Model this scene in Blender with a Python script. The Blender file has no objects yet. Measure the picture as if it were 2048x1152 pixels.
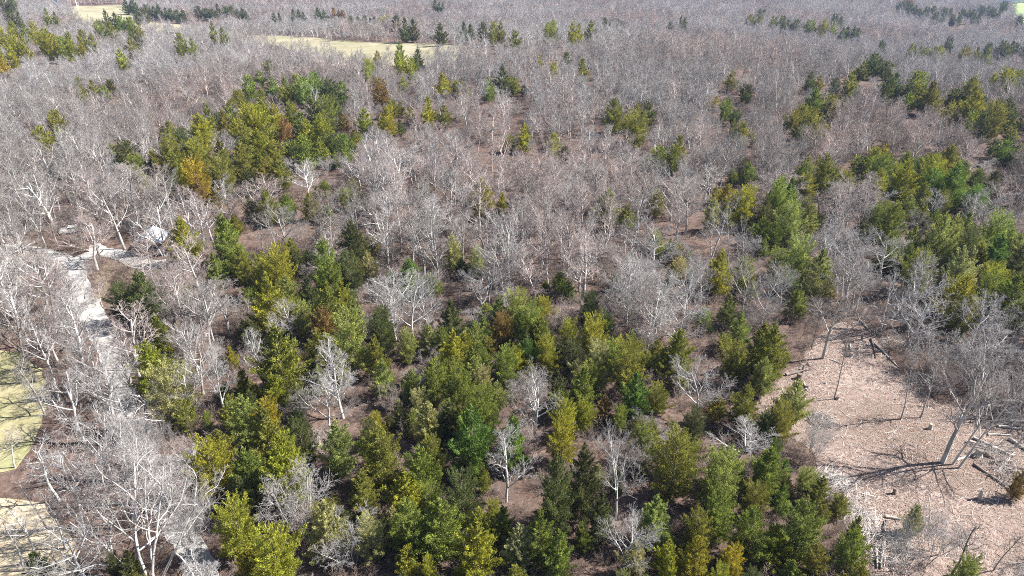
import bpy, math, random
import numpy as np

scene = bpy.context.scene
# ---------------------------------------------------------------- camera
cam_data = bpy.data.cameras.new("camera")
cam = bpy.data.objects.new("camera", cam_data)
scene.collection.objects.link(cam)
cam.location = (0.0, 0.0, 52.0)
cam.rotation_euler = (math.radians(90 - 27), 0, 0)
cam_data.sensor_width = 36.0
cam_data.lens = 36.0 * 1366.0 / 2048.0
cam_data.clip_start = 0.5
cam_data.clip_end = 9000
scene.camera = cam
# ---------------------------------------------------------------- sky and sun
SUN_DIR = (0.99, 0.12)                 # towards the sun, on the ground plane
SUN_EL = math.radians(44)
world = bpy.data.worlds.new("World")
scene.world = world
world.use_nodes = True
wn = world.node_tree
for n in list(wn.nodes):
    wn.nodes.remove(n)
sky = wn.nodes.new("ShaderNodeTexSky")
sky.sky_type = 'NISHITA'
sky.sun_disc = False
sky.sun_elevation = SUN_EL
sky.sun_rotation = math.atan2(SUN_DIR[0], SUN_DIR[1])
bg = wn.nodes.new("ShaderNodeBackground")
bg.inputs["Strength"].default_value = 0.05
wo = wn.nodes.new("ShaderNodeOutputWorld")
wn.links.new(sky.outputs[0], bg.inputs[0])
wn.links.new(bg.outputs[0], wo.inputs[0])
sun_data = bpy.data.lights.new("sun", 'SUN')
sun_data.energy = 5.0
sun_data.angle = math.radians(0.5)
sun_data.color = (1.0, 0.955, 0.89)
sun = bpy.data.objects.new("sun", sun_data)
scene.collection.objects.link(sun)
_l = math.hypot(*SUN_DIR)
from mathutils import Vector
_d = Vector((SUN_DIR[0] / _l * math.cos(SUN_EL), SUN_DIR[1] / _l * math.cos(SUN_EL), math.sin(SUN_EL)))
sun.rotation_euler = _d.to_track_quat('Z', 'Y').to_euler()
sun.location = (60, 40, 90)
# ---------------------------------------------------------------- exposure and sampling
vs = scene.view_settings
vs.view_transform = 'Standard'
vs.look = 'None'
vs.exposure = 1.6
vs.gamma = 1.0
vs.use_curve_mapping = False
scene.render.film_transparent = False
cy = scene.cycles
cy.use_denoising = False
cy.use_adaptive_sampling = False
cy.max_bounces = 4
cy.diffuse_bounces = 3
cy.glossy_bounces = 1
cy.transmission_bounces = 1
cy.transparent_max_bounces = 4
cy.volume_bounces = 0
cy.pixel_filter_type = 'BLACKMAN_HARRIS'
cy.filter_width = 1.0

# ================================================================ where things stand (metres)
CEDARS = """-22.6,52.6,9.8,4.8,y -28.9,71.5,11.0,5.9,o -20.7,42.5,8.1,3.9,y -4.2,57.1,9.2,4.5,G 16.5,53.5,8.8,4.3,o 20.6,51.2,8.3,4.0,l 26.2,45.3,7.6,3.7,g -25.4,46.2,7.6,3.7,y -40.2,66.1,9.7,4.7,p
-26.3,58.2,8.8,4.3,o -13.7,55.3,8.5,4.2,o -9.6,45.9,7.5,3.7,g -6.5,45.7,7.5,3.7,g -3.1,43.5,7.3,3.6,y -30.7,53.8,8.2,4.0,y -4.8,49.2,7.7,3.8,d -10.3,49.7,7.5,3.6,y -17.1,46.2,7.1,3.5,p
21.6,45.0,7.0,3.4,g -21.5,77.8,10.2,5.0,l -18.5,57.1,7.7,3.7,l 13.3,46.8,6.7,3.3,l -44.8,71.4,9.0,4.4,y -35.2,87.5,10.4,5.1,y -6.3,66.8,8.5,4.2,g -3.2,62.6,8.2,4.0,g 14.4,71.5,9.0,4.4,o
33.0,74.0,9.2,4.5,o 4.1,47.6,11.0,3.4,d 6.8,50.1,9.9,3.4,d -9.4,53.8,7.1,3.5,g -27.1,53.9,6.9,3.3,g 4.1,43.5,5.9,2.9,g -30.2,62.1,7.6,3.7,l -26.2,85.9,9.6,4.7,o -13.0,45.5,5.9,2.9,p
5.5,58.8,6.9,3.4,y 16.2,42.9,5.6,2.7,y 30.2,43.6,5.7,2.8,g -54.8,90.0,9.5,4.6,d -25.0,75.0,8.3,4.0,o -17.7,80.3,8.7,4.2,d -37.1,98.5,10.2,5.0,y -30.2,100.3,10.3,5.0,g -14.8,51.2,6.1,3.0,o
0.6,44.5,5.6,2.7,P 26.1,53.7,6.3,3.1,g -7.6,75.3,8.0,3.9,y 66.0,88.7,9.1,4.4,y 17.2,46.1,5.5,2.7,o 14.6,66.4,7.1,3.4,G -0.9,47.1,5.3,2.6,g 23.8,44.7,5.1,2.5,y -9.4,62.0,6.4,3.1,p
-27.9,62.8,6.5,3.2,Y 2.7,82.7,7.9,3.9,g 11.1,80.0,7.7,3.8,y 8.6,68.2,6.8,3.3,g 33.0,77.3,7.5,3.7,o 27.1,64.6,6.6,3.2,o 33.2,65.5,6.6,3.2,l 74.4,90.1,8.4,4.1,g -73.7,144.6,11.0,6.0,o
-50.6,111.6,10.0,4.9,g 65.1,98.7,9.1,4.4,o -8.6,84.1,7.6,3.7,d 22.0,76.5,7.0,3.4,o 84.0,141.0,11.0,5.6,y 70.3,118.2,9.9,4.8,g 74.3,109.6,11.0,4.7,l 78.0,112.1,9.9,4.7,l 68.1,94.3,11.0,4.1,p
71.4,96.8,9.9,4.1,p -42.4,43.1,4.6,2.2,d 14.6,59.0,5.6,2.7,g 23.9,50.4,5.0,2.5,o 11.0,43.4,4.6,2.2,p 26.9,43.0,4.5,2.2,o -30.6,91.5,7.8,3.8,d -17.9,76.1,6.8,3.3,o -5.0,61.4,5.8,2.8,y
-28.9,68.3,6.2,3.0,y -0.8,73.5,6.6,3.2,g 0.8,88.2,7.6,3.7,l 4.5,76.1,6.8,3.3,y 30.6,62.2,5.8,2.8,o 72.6,92.4,7.8,3.8,g -68.0,141.4,11.0,5.4,Y -58.2,112.0,9.1,4.4,y -28.1,110.8,9.0,4.4,d
33.5,99.7,8.3,4.1,y 52.4,120.2,9.7,4.7,l 92.1,144.6,11.0,5.5,y 93.8,139.1,10.9,5.3,G 81.9,105.5,8.7,4.2,G 82.2,100.8,8.4,4.1,d 48.6,105.9,8.7,4.3,l 14.0,43.7,4.4,2.2,y 19.6,43.1,4.4,2.1,Y
6.1,63.1,5.7,2.8,y -34.4,43.5,4.2,2.0,d -9.4,43.6,4.2,2.0,y 39.9,42.0,4.0,2.0,g -49.3,82.2,6.5,3.2,o -34.7,93.7,7.1,3.5,l -26.7,84.2,6.6,3.2,b -22.4,74.0,6.0,2.9,l -16.3,71.9,5.8,2.8,l
-5.1,80.7,6.4,3.1,l -1.3,82.6,6.5,3.2,b -5.1,74.1,6.0,2.9,l -10.9,65.9,5.5,2.7,p 3.8,81.6,6.4,3.1,o 2.0,76.3,6.1,3.0,G 11.2,75.6,6.1,3.0,p 31.5,71.4,5.8,2.8,l 20.8,62.2,5.3,2.6,d
-79.8,157.4,11.0,5.6,o -75.3,159.9,9.9,5.6,o -64.1,146.1,10.2,5.0,o -6.3,133.4,9.5,4.6,y -16.5,98.9,7.4,3.6,G -26.4,100.3,7.5,3.7,d 19.1,129.1,9.2,4.5,l 47.1,130.5,9.3,4.6,y 70.6,149.4,10.4,5.1,o
89.8,117.7,8.6,4.2,l 76.1,96.7,7.3,3.6,y -81.9,179.2,11.0,5.9,y 30.9,51.8,4.3,2.1,o -30.6,86.7,6.3,3.1,l -12.4,70.2,5.4,2.6,l 7.9,81.5,6.0,2.9,y 7.8,76.5,5.7,2.8,d 32.1,83.2,6.1,3.0,l
34.0,187.8,11.0,5.8,o -38.6,65.1,4.9,2.4,o -4.2,56.0,4.4,2.1,g 8.8,53.9,4.2,2.1,p 30.1,53.3,4.2,2.0,l -33.9,71.2,5.2,2.5,y -31.6,68.6,5.0,2.5,o -26.1,92.8,6.3,3.1,y -14.3,79.8,5.6,2.7,l
-3.7,71.2,5.2,2.5,p -7.3,64.8,4.8,2.4,l -26.0,68.0,5.0,2.4,p 11.7,89.4,6.1,3.0,d 0.4,75.0,5.4,2.6,y 28.8,62.0,4.7,2.3,d 43.3,91.5,6.2,3.0,g -45.8,104.6,6.9,3.4,o -42.5,99.3,6.7,3.2,o
-52.8,150.3,9.3,4.5,o -49.2,129.8,8.2,4.0,g -40.1,98.5,6.6,3.2,y -10.5,109.8,7.2,3.5,p 38.2,101.4,6.8,3.3,l 57.1,122.9,7.9,3.9,l 84.7,152.0,9.4,4.6,g 102.4,156.2,9.6,4.7,o 90.6,141.2,8.9,4.3,G
84.9,118.9,7.7,3.7,l 78.9,105.4,7.0,3.4,o 48.3,98.2,6.6,3.2,p -73.1,192.7,11.0,5.6,y -54.9,203.3,11.0,5.9,g -50.5,180.9,10.9,5.3,y -68.4,172.8,10.5,5.1,o -62.5,166.6,10.2,5.0,y 137.2,204.8,11.0,5.9,y
53.9,131.5,11.0,4.1,g 57.2,134.0,9.9,4.1,g -11.4,81.1,5.4,2.6,p -1.9,89.1,5.8,2.8,l 16.2,79.3,5.3,2.6,l -49.5,103.1,6.5,3.2,l 67.8,106.9,6.7,3.3,g 30.1,202.7,11.0,5.6,o 131.7,218.8,11.0,6.0,o
148.9,226.6,11.0,6.2,o 134.2,190.9,10.9,5.3,o 92.4,211.8,11.0,5.8,g -66.8,153.7,11.0,4.5,o -63.2,156.2,9.9,4.5,o -1.7,49.3,4.0,1.7,y 28.4,58.1,4.0,1.9,G 38.5,48.2,4.0,1.7,p -37.1,83.5,5.1,2.5,d
-15.7,63.1,4.2,2.0,y -1.8,68.8,4.4,2.2,l 11.0,65.9,4.3,2.1,b 12.6,64.0,4.2,2.0,g 19.9,75.9,4.7,2.3,o 32.4,89.6,5.4,2.6,l -95.9,166.4,8.9,4.3,d -87.4,154.7,8.4,4.1,o -66.1,138.0,7.6,3.7,b
-56.2,150.2,8.2,4.0,o -37.1,105.9,6.1,3.0,d -24.3,104.7,6.1,3.0,p -5.9,106.7,6.2,3.0,p 42.4,170.1,9.1,4.4,o 40.2,128.5,7.2,3.5,p 107.0,145.9,8.0,3.9,d 48.7,117.6,6.7,3.3,g -128.9,193.6,10.2,5.0,o
-25.0,252.1,11.0,6.3,y -84.8,248.6,11.0,6.2,g -71.8,240.2,11.0,6.0,l -70.4,204.3,10.7,5.2,y -58.4,202.4,10.6,5.2,g -71.8,194.4,10.2,5.0,y -65.2,181.5,9.6,4.7,o -55.3,183.2,9.7,4.7,y -58.9,166.7,8.9,4.4,o
-52.1,169.0,9.0,4.4,g -48.4,169.1,9.0,4.4,o 177.0,251.6,11.0,6.3,y 83.9,190.7,10.0,4.9,o -87.1,162.2,8.0,3.9,o -41.4,132.9,6.7,3.3,o 93.4,157.7,7.8,3.8,o 77.7,130.4,6.7,3.2,o 81.8,133.0,6.8,3.3,l
-62.4,239.3,11.0,5.5,d -59.2,192.3,9.2,4.5,g -61.0,183.0,8.9,4.3,b -42.5,198.0,9.5,4.6,y -35.9,198.2,9.5,4.6,y -25.3,208.6,9.9,4.8,y -55.6,170.1,8.3,4.1,o 3.4,184.2,8.9,4.4,y -7.4,42.6,4.0,1.6,y
6.6,46.4,4.0,1.6,g 51.7,53.0,4.0,1.6,b -50.6,94.3,4.8,2.3,o -3.4,81.0,4.3,2.1,o 4.7,91.6,4.7,2.3,y 77.8,91.7,4.7,2.3,o -84.2,148.5,6.9,3.4,p -42.2,170.6,7.8,3.8,g -39.1,111.4,5.5,2.7,o
37.3,168.2,7.7,3.8,g 56.0,156.6,7.3,3.6,l 7.9,100.0,5.0,2.5,g 30.7,136.5,6.5,3.2,p 28.5,104.7,5.2,2.5,p 26.6,116.4,5.7,2.8,p 48.3,122.4,5.9,2.9,g 89.0,164.2,7.6,3.7,g 68.4,113.1,5.6,2.7,g
126.5,171.6,7.8,3.8,G -126.8,182.6,8.3,4.1,o -92.3,246.0,10.8,5.3,g -3.4,250.1,11.0,5.3,d -69.3,247.1,10.9,5.3,g -79.9,222.2,9.9,4.8,o -67.4,209.9,9.4,4.6,o -57.7,223.9,9.9,4.8,d 41.3,209.6,9.4,4.6,d
116.8,241.8,10.6,5.2,o -54.1,124.5,5.6,2.7,o -35.0,139.0,6.1,3.0,o 47.2,142.5,6.3,3.1,y 29.6,112.8,5.2,2.5,o 10.5,174.8,7.5,3.6,p 75.4,153.0,6.7,3.3,o 70.7,158.5,6.9,3.4,l 94.0,169.2,7.3,3.5,y
82.6,142.0,6.3,3.1,o 100.7,160.4,6.9,3.4,o 104.7,153.2,6.7,3.2,l 45.6,100.7,4.7,2.3,G -96.9,192.4,8.1,4.0,o -47.2,299.3,11.0,5.9,y -45.5,238.4,9.8,4.8,b 27.2,273.2,11.0,5.4,o 66.4,213.5,8.9,4.3,g
-85.9,193.8,11.0,4.0,o -82.7,196.3,9.9,4.0,o -82.3,200.7,11.0,4.1,o -79.0,203.2,9.9,4.1,o 126.9,237.0,11.0,4.8,d 130.7,239.5,9.9,4.8,d 143.1,199.4,11.0,4.1,d 146.3,201.9,9.9,4.1,d -38.2,78.5,4.0,1.7,y
-31.8,69.9,4.0,1.6,y 14.0,86.7,4.0,1.8,G 28.5,88.9,4.0,1.9,p -53.0,130.8,5.2,2.5,d -35.9,147.6,5.8,2.8,y 84.6,127.9,5.1,2.5,g -225.3,313.8,11.0,5.5,Y -176.4,321.5,11.0,5.6,y -51.2,326.5,11.0,5.7,g
-41.3,313.0,11.0,5.5,d -57.3,282.4,10.2,5.0,y -8.2,242.9,8.9,4.3,g -45.2,181.6,6.9,3.4,g 1.5,354.2,12.6,6.1,o 64.9,191.4,7.2,3.5,y 79.7,255.3,9.3,4.5,o -249.2,357.1,15.0,6.2,y -244.3,359.6,13.5,6.2,y
-228.9,355.3,15.0,6.2,y -223.9,357.8,13.5,6.2,y -190.2,358.9,12.3,6.0,o -40.6,284.7,9.9,4.8,y 143.1,281.1,11.0,5.0,d 147.1,283.6,9.9,5.0,d 136.1,236.9,11.0,4.2,g 139.5,239.4,9.9,4.2,g -80.0,246.8,11.0,4.2,l
-76.6,249.3,9.9,4.2,l -38.5,389.9,12.2,5.9,d -50.0,203.6,6.7,3.3,b -38.1,221.3,7.2,3.5,o -92.4,235.9,7.7,3.7,o 42.5,390.0,12.1,5.9,o 80.0,238.6,7.7,3.8,d 107.9,254.3,8.2,4.0,d 83.5,202.2,6.7,3.3,o
-279.9,395.1,15.0,6.0,y -275.1,397.6,13.5,6.0,y -270.8,410.6,15.0,6.2,y -265.9,413.1,13.5,6.2,y -245.8,433.2,15.0,6.5,o -240.6,435.7,13.5,6.5,o -164.1,356.3,15.0,5.4,o -159.7,358.8,13.5,5.4,o -157.9,255.5,11.0,4.0,o
-154.6,258.0,9.9,4.0,o -39.0,66.0,4.0,1.6,b -41.9,146.4,4.6,2.2,o -37.7,131.2,4.2,2.0,g -25.2,116.1,4.0,1.9,o -19.6,149.0,4.7,2.3,o 79.6,150.4,4.7,2.3,Y -71.7,451.4,12.7,6.2,d -15.8,394.8,11.2,5.5,d
-101.3,282.4,8.2,4.0,g -43.6,187.5,5.7,2.8,o 1.1,252.5,7.4,3.6,y 138.1,278.9,8.1,3.9,o 17.1,101.5,4.0,1.6,l -238.8,333.0,14.4,4.4,y -235.3,335.5,12.9,4.4,y -285.0,414.7,15.0,5.4,o -280.7,417.2,13.5,5.4,o
-238.2,365.9,15.0,4.8,y -234.4,368.4,13.5,4.8,y -217.7,354.3,15.0,4.6,y -214.0,356.8,13.5,4.6,y -203.6,390.6,10.0,4.9,d -152.6,266.1,7.0,3.4,o -60.2,408.3,15.0,5.3,d -55.9,410.8,13.5,5.3,d -61.8,327.6,8.5,4.1,o
-40.5,261.4,6.9,3.4,y -18.6,249.4,6.6,3.2,o -32.9,200.5,5.4,2.6,d -31.7,214.8,5.8,2.8,y -103.6,302.8,7.9,3.9,o 16.9,284.5,7.4,3.6,y 11.6,185.8,5.1,2.5,y 267.2,468.7,15.0,6.2,o 272.1,471.2,13.5,6.2,o
277.1,468.7,13.5,6.2,o 334.2,488.7,15.0,6.4,d 339.3,491.2,13.5,6.4,d -383.1,555.0,15.0,6.6,d -377.8,557.5,13.5,6.6,d -264.8,476.8,15.0,5.7,d -260.3,479.3,13.5,5.7,d -251.7,468.8,15.0,5.6,g -247.2,471.3,13.5,5.6,g
-165.1,400.2,15.0,4.9,g -161.2,402.7,13.5,4.9,g -9.8,382.4,15.0,4.6,o -6.1,384.9,13.5,4.6,o 30.9,372.2,14.8,4.5,y 34.5,374.7,13.3,4.5,y 271.2,454.6,15.0,5.6,y 275.7,457.1,13.5,5.6,y -294.8,689.6,15.0,7.5,d
-288.5,692.1,13.5,7.5,d -282.3,689.6,13.5,7.5,d -284.0,709.3,15.0,7.5,d -277.6,711.8,13.5,7.5,d -271.1,709.3,13.5,7.5,d 23.3,304.9,7.0,3.4,d 233.3,627.4,15.0,7.2,d 239.0,629.9,13.5,7.2,d 244.8,627.4,13.5,7.2,d
359.4,516.1,15.0,6.0,d 364.2,518.6,13.5,6.0,d 369.0,516.1,13.5,6.0,d -321.0,467.7,15.0,5.0,d -317.0,470.2,13.5,5.0,d -227.2,382.0,13.6,4.2,o -223.9,384.5,12.3,4.2,o -232.3,442.8,15.0,4.8,o -228.4,445.3,13.5,4.8,o
-291.2,567.6,15.0,6.1,d -286.3,570.1,13.5,6.1,d -136.6,618.7,15.0,6.6,d -131.3,621.2,13.5,6.6,d -26.6,399.8,14.2,4.3,d -23.1,402.3,12.7,4.3,d 18.7,382.8,13.6,4.1,y 22.0,385.3,12.2,4.1,y 11.5,308.1,6.7,3.2,y
67.7,229.9,5.1,2.5,y 300.8,476.8,15.0,5.2,o 305.0,479.3,13.5,5.2,o -111.3,620.8,15.0,6.4,P -106.2,623.3,13.5,6.4,P 259.2,567.7,15.0,5.9,d 263.9,570.2,13.5,5.9,d 132.3,609.0,12.0,5.9,d -341.7,687.0,15.0,6.8,d
-336.3,689.5,13.5,6.8,d -330.8,687.0,13.5,6.8,d -325.5,675.9,15.0,6.7,d -320.2,678.4,13.5,6.7,d -314.8,675.9,13.5,6.7,d 245.2,601.5,15.0,6.0,o 250.0,604.0,13.5,6.0,o 254.8,601.5,13.5,6.0,o 300.8,462.5,15.0,4.7,o
304.5,465.0,13.5,4.7,o 308.3,462.5,13.5,4.7,o -310.6,488.9,15.0,4.6,o -306.9,491.4,13.5,4.6,o -179.8,678.3,15.0,6.4,d -174.7,680.8,13.5,6.4,d 269.3,570.5,15.0,5.4,d 273.7,573.0,13.5,5.4,d 241.2,469.6,14.9,4.5,d
244.8,472.1,13.4,4.5,d 259.7,466.2,14.7,4.5,o 263.3,468.7,13.3,4.5,o -370.0,706.4,15.0,6.0,d -365.2,708.9,13.5,6.0,d -360.4,706.4,13.5,6.0,d -301.9,660.2,15.0,5.6,d -297.4,662.7,13.5,5.6,d -202.9,678.9,15.0,5.8,d
-198.3,681.4,13.5,5.8,d -193.6,678.9,13.5,5.8,d 72.6,569.1,15.0,4.9,d 76.5,571.6,13.5,4.9,d 216.6,665.0,15.0,5.7,o 221.2,667.5,13.5,5.7,o 225.7,665.0,13.5,5.7,o 259.3,604.7,15.0,5.2,y 263.4,607.2,13.5,5.2,y
267.6,604.7,13.5,5.2,y 313.3,517.1,14.8,4.5,d 317.0,519.6,13.3,4.5,d 332.1,502.1,14.4,4.4,d 335.6,504.6,13.0,4.4,d -125.0,620.0,15.0,5.0,d -121.0,622.5,13.5,5.0,d -117.0,620.0,13.5,5.0,d 84.7,581.3,15.0,4.7,d
88.5,583.8,13.5,4.7,d 92.2,581.3,13.5,4.7,d -206.8,635.6,15.0,4.9,d -202.9,638.1,13.5,4.9,d 141.6,612.0,15.0,4.7,d 145.4,614.5,13.5,4.7,d 246.3,728.7,15.0,5.6,d 250.8,731.2,13.5,5.6,d 573.7,860.8,15.0,6.6,d
579.0,863.3,13.5,6.6,d -249.9,667.5,15.0,4.8,d -246.1,670.0,13.5,4.8,d -242.3,667.5,13.5,4.8,d -170.0,700.4,15.0,5.0,b -166.0,702.9,13.5,5.0,b -162.0,700.4,13.5,5.0,b 235.7,659.8,15.0,4.7,o 239.5,662.3,13.5,4.7,o
243.3,659.8,13.5,4.7,o 301.7,685.9,15.0,4.7,d 305.4,688.4,13.5,4.7,d 309.2,685.9,13.5,4.7,d 452.3,840.4,15.0,5.7,d 456.9,842.9,13.5,5.7,d 461.5,840.4,13.5,5.7,d 432.5,783.7,15.0,5.4,d 436.8,786.2,13.5,5.4,d
441.1,783.7,13.5,5.4,d 432.6,749.0,15.0,5.1,d 436.7,751.5,13.5,5.1,d 440.8,749.0,13.5,5.1,d 495.0,807.6,15.0,5.5,d 499.4,810.1,13.5,5.5,d 503.8,807.6,13.5,5.5,d 527.0,805.9,15.0,5.5,d 531.4,808.4,13.5,5.5,d
535.8,805.9,13.5,5.5,d 500.4,720.7,15.0,4.9,d 504.4,723.2,13.5,4.9,d -78.8,755.4,15.0,4.7,d -75.0,757.9,13.5,4.7,d -71.2,755.4,13.5,4.7,d 470.0,894.0,15.0,5.6,d 474.5,896.5,13.5,5.6,d 478.9,894.0,13.5,5.6,d
467.1,828.9,15.0,5.2,d 471.3,831.4,13.5,5.2,d 475.4,828.9,13.5,5.2,d 480.9,818.1,15.0,5.1,d 485.0,820.6,13.5,5.1,d 489.1,818.1,13.5,5.1,d 439.6,730.2,15.0,4.6,d 443.3,732.7,13.5,4.6,d 447.0,730.2,13.5,4.6,d
478.6,761.3,15.0,4.8,d 482.5,763.8,13.5,4.8,d 486.3,761.3,13.5,4.8,d 535.3,838.9,15.0,5.2,d 539.5,841.4,13.5,5.2,d 543.7,838.9,13.5,5.2,d 499.3,937.7,15.0,4.8,b 503.1,940.2,13.5,4.8,b 506.9,937.7,13.5,4.8,b"""
BARES = """-21.6,64.6,9.0,7.2,S,s 2.6,62.6,10.0,6.7,U,s -0.6,53.1,9.5,5.4,U,s 10.4,50.6,11.0,5.7,S,s 10.2,43.6,8.0,5.6,S,s -21.1,49.4,8.5,6.7,M,s -15.0,45.4,6.0,6.6,M,s 22.3,66.4,9.0,7.3,S,s
17.1,85.2,11.0,7.6,M,g -40.7,64.9,8.0,7.6,X,w 22.9,82.6,8.0,7.7,S,s -38.7,49.9,14.0,9.0,M,s -43.4,50.6,10.0,4.9,T,s -47.8,54.1,8.0,4.3,T,s -55.9,59.3,6.0,3.7,T,w -44.9,45.7,7.5,3.5,T,s
-43.5,47.7,8.0,3.3,T,s -45.8,45.1,7.0,2.6,T,g -46.7,50.1,6.5,2.8,T,g -32.6,53.3,7.0,2.9,U,s -30.4,49.9,6.0,2.8,M,s -39.7,57.1,9.0,3.9,U,s -36.7,53.7,9.0,3.8,U,s -34.0,50.6,8.0,3.4,U,s
-31.3,48.3,7.0,3.4,M,s -44.3,63.9,9.0,4.8,U,s -41.4,59.5,8.0,4.4,M,s -43.8,57.2,11.0,5.3,U,s -39.7,53.4,11.0,4.6,U,s -49.0,71.8,8.0,4.7,U,g -52.7,78.6,7.0,4.4,U,g -52.7,71.8,10.0,6.3,S,s
-39.1,59.5,7.0,4.1,M,g -29.9,46.1,7.0,3.5,M,s -63.7,75.9,14.0,10.7,L,k -58.3,71.7,12.0,4.2,T,s -58.5,78.1,12.0,8.3,U,s -92.7,128.8,12.5,10.9,X,w -84.6,103.4,13.0,9.4,X,w -73.2,118.4,14.0,10.4,L,w
-64.5,115.4,11.0,13.4,O,w -65.7,96.3,5.0,3.4,S,p -66.6,90.0,10.0,6.8,U,g -48.9,67.5,9.0,8.3,S,s -50.4,63.5,10.0,8.6,S,s -78.3,92.2,11.0,7.5,S,w -70.4,85.0,10.0,6.5,U,s -45.1,144.8,9.0,9.6,S,w
-55.8,102.1,7.0,7.4,M,g -43.3,85.0,11.0,5.4,U,s -41.7,75.6,11.0,5.5,U,s -35.3,68.3,10.0,4.1,U,s -39.0,66.6,9.0,4.4,U,s -32.0,84.9,8.0,3.3,U,w -33.4,82.5,7.0,3.0,U,w -12.6,89.0,9.0,5.7,U,s
-24.2,122.4,13.0,9.5,S,w -14.4,116.3,12.0,8.4,U,s -0.3,102.9,15.0,8.7,U,s -12.3,103.8,12.0,7.0,U,g 7.5,134.7,14.0,7.5,U,p 9.2,105.8,13.0,7.7,U,p 3.7,131.8,14.0,6.1,U,k 33.4,135.0,12.0,9.5,S,s
23.9,105.8,12.0,9.6,S,s 35.1,91.4,11.0,7.0,S,g 30.3,96.8,9.0,7.2,S,g 37.2,88.2,10.0,6.3,S,s 18.7,127.1,12.0,7.8,S,p -6.4,126.7,13.0,8.1,U,p 14.0,110.4,12.0,6.9,S,s 43.3,80.4,13.5,10.0,L,g
40.8,70.7,10.0,2.8,T,k 42.6,82.7,8.0,2.9,T,k 47.1,66.5,9.0,3.5,T,g 49.6,66.8,8.0,3.0,T,g 47.6,58.6,18.0,10.0,V,g 33.6,59.4,5.5,4.4,M,s 40.0,43.5,7.0,2.9,T,k 44.0,43.9,6.0,2.6,T,k
35.1,43.9,7.0,4.8,M,s 59.3,73.3,8.0,10.0,M,s 56.0,76.8,7.0,9.3,M,s 68.7,82.0,8.0,8.3,M,s 66.1,74.1,8.0,7.1,M,s 63.5,105.5,9.0,9.6,S,s 59.9,109.1,9.0,8.3,S,s 75.5,137.2,9.0,10.1,S,s
71.1,136.8,8.0,10.2,S,s 86.2,133.3,8.0,5.7,S,s 42.5,95.0,9.0,7.1,S,g 53.3,106.0,9.0,7.7,S,s 39.7,45.8,5.0,4.9,M,s"""
CLEARING = [(29.6, 69.0), (34.1, 73.9), (38.6, 78.1), (43.0, 84.1), (48.8, 90.0), (54.0, 91.6), (53.1, 84.1), (52.3, 76.8), (52.8, 70.5), (57.2, 67.4), (62.0, 66.4), (64.9, 64.5), (46.8, 39.3), (30.6, 39.4), (32.3, 47.0), (33.4, 53.7), (34.0, 60.5), (31.8, 64.5)]
LAWN = [(-81.3, 85.0), (-70.6, 83.1), (-64.7, 78.7), (-59.9, 71.9), (-57.4, 66.8), (-56.1, 62.3), (-55.4, 59.3), (-61.3, 57.4)]
YARD = [(-58.3, 55.5), (-51.1, 54.3), (-46.2, 51.4), (-42.4, 47.5), (-39.6, 41.9), (-48.7, 42.0)]
FIELD = [(-454.9, 757.7), (-417.0, 794.2), (-329.9, 651.1), (-263.2, 644.2), (-139.7, 465.0), (-94.7, 421.2), (-28.3, 390.4), (-27.5, 328.5), (-60.3, 323.2), (-76.5, 323.9), (-132.2, 409.0), (-210.4, 487.9), (-248.1, 497.0), (-258.3, 464.6), (-305.7, 508.9)]
FAR_FIELD = [(684.7, 1017.0), (729.7, 1001.2), (564.0, 763.6), (536.6, 769.5)]
DRIVE = [(-26.9, 41.7), (-30.5, 46.7), (-34.4, 51.3), (-38.1, 56.0), (-42.5, 61.7), (-48.0, 68.2), (-51.6, 74.0), (-54.8, 79.2), (-59.0, 85.0), (-64.7, 92.2), (-70.7, 99.4), (-75.6, 105.7), (-79.6, 111.5)]
SPUR = [(-62.8, 112.1), (-66.2, 111.6), (-70.9, 114.7), (-75.6, 116.8), (-78.1, 115.3), (-80.2, 112.5), (-86.3, 115.2), (-92.6, 117.7), (-103.2, 119.5)]
PAD = [(-78.5, 115.2), (-80.5, 119.7), (-79.2, 120.8), (-75.6, 117.9), (-74.5, 114.7)]
BROWNS = [(-67.8, 98.6), (-71.3, 108.6), (-63.4, 105.8), (-58.4, 97.0), (-60.9, 90.7)]
SHED_AT = (-67.5, 118.0)
CAR_AT = (-87.2, 125.8)
HUT_AT = (-427.2, 692.0)
HOUSE_AT = (666.7, 997.4)
POLE_AT = (-438.6, 743.0)
LOGS = [(53.6, 62.8, 55.2, 61.0, .16), (52.4, 62.1, 54.0, 61.2, .2), (53.1, 60.4, 54.5, 55.7, .22), (54.7, 61.1, 56.1, 59.5, .18), (57.6, 62.6, 58.5, 60.1, .2), (50.9, 58.3, 52.2, 54.8, .15), (49.4, 58.9, 51.8, 59.9, .13), (53.4, 91.3, 53.5, 86.4, .14), (52.5, 85.6, 50.7, 80.3, .14), (52.4, 84.5, 52.7, 77.6, .12), (53.7, 88.2, 54.9, 86.7, .13), (36.6, 76.1, 39.4, 77.0, .2), (57.9, 65.0, 60.9, 64.2, .18), (37.4, 50.5, 38.7, 50.1, .14), (37.1, 49.9, 35.2, 47.0, .15), (34.7, 47.0, 33.5, 44.2, .14), (35.7, 47.5, 33.8, 44.1, .15), (53.9, 58.3, 56.1, 57.3, .13), (52.8, 57.1, 56.9, 60.4, .1), (55.7, 63.5, 58.3, 63.3, .12), (48.4, 70.5, 50.4, 71.6, .1), (48.7, 84.1, 48.1, 82.4, .12), (44.2, 80.0, 45.4, 78.7, .08), (43.2, 55.9, 44.4, 56.5, .08), (37.4, 73.9, 36.4, 72.2, .12), (38.2, 73.9, 38.1, 72.5, .12), (55.1, 65.9, 58.6, 66.6, .12), (60.0, 66.9, 62.9, 67.6, .12)]
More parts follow.
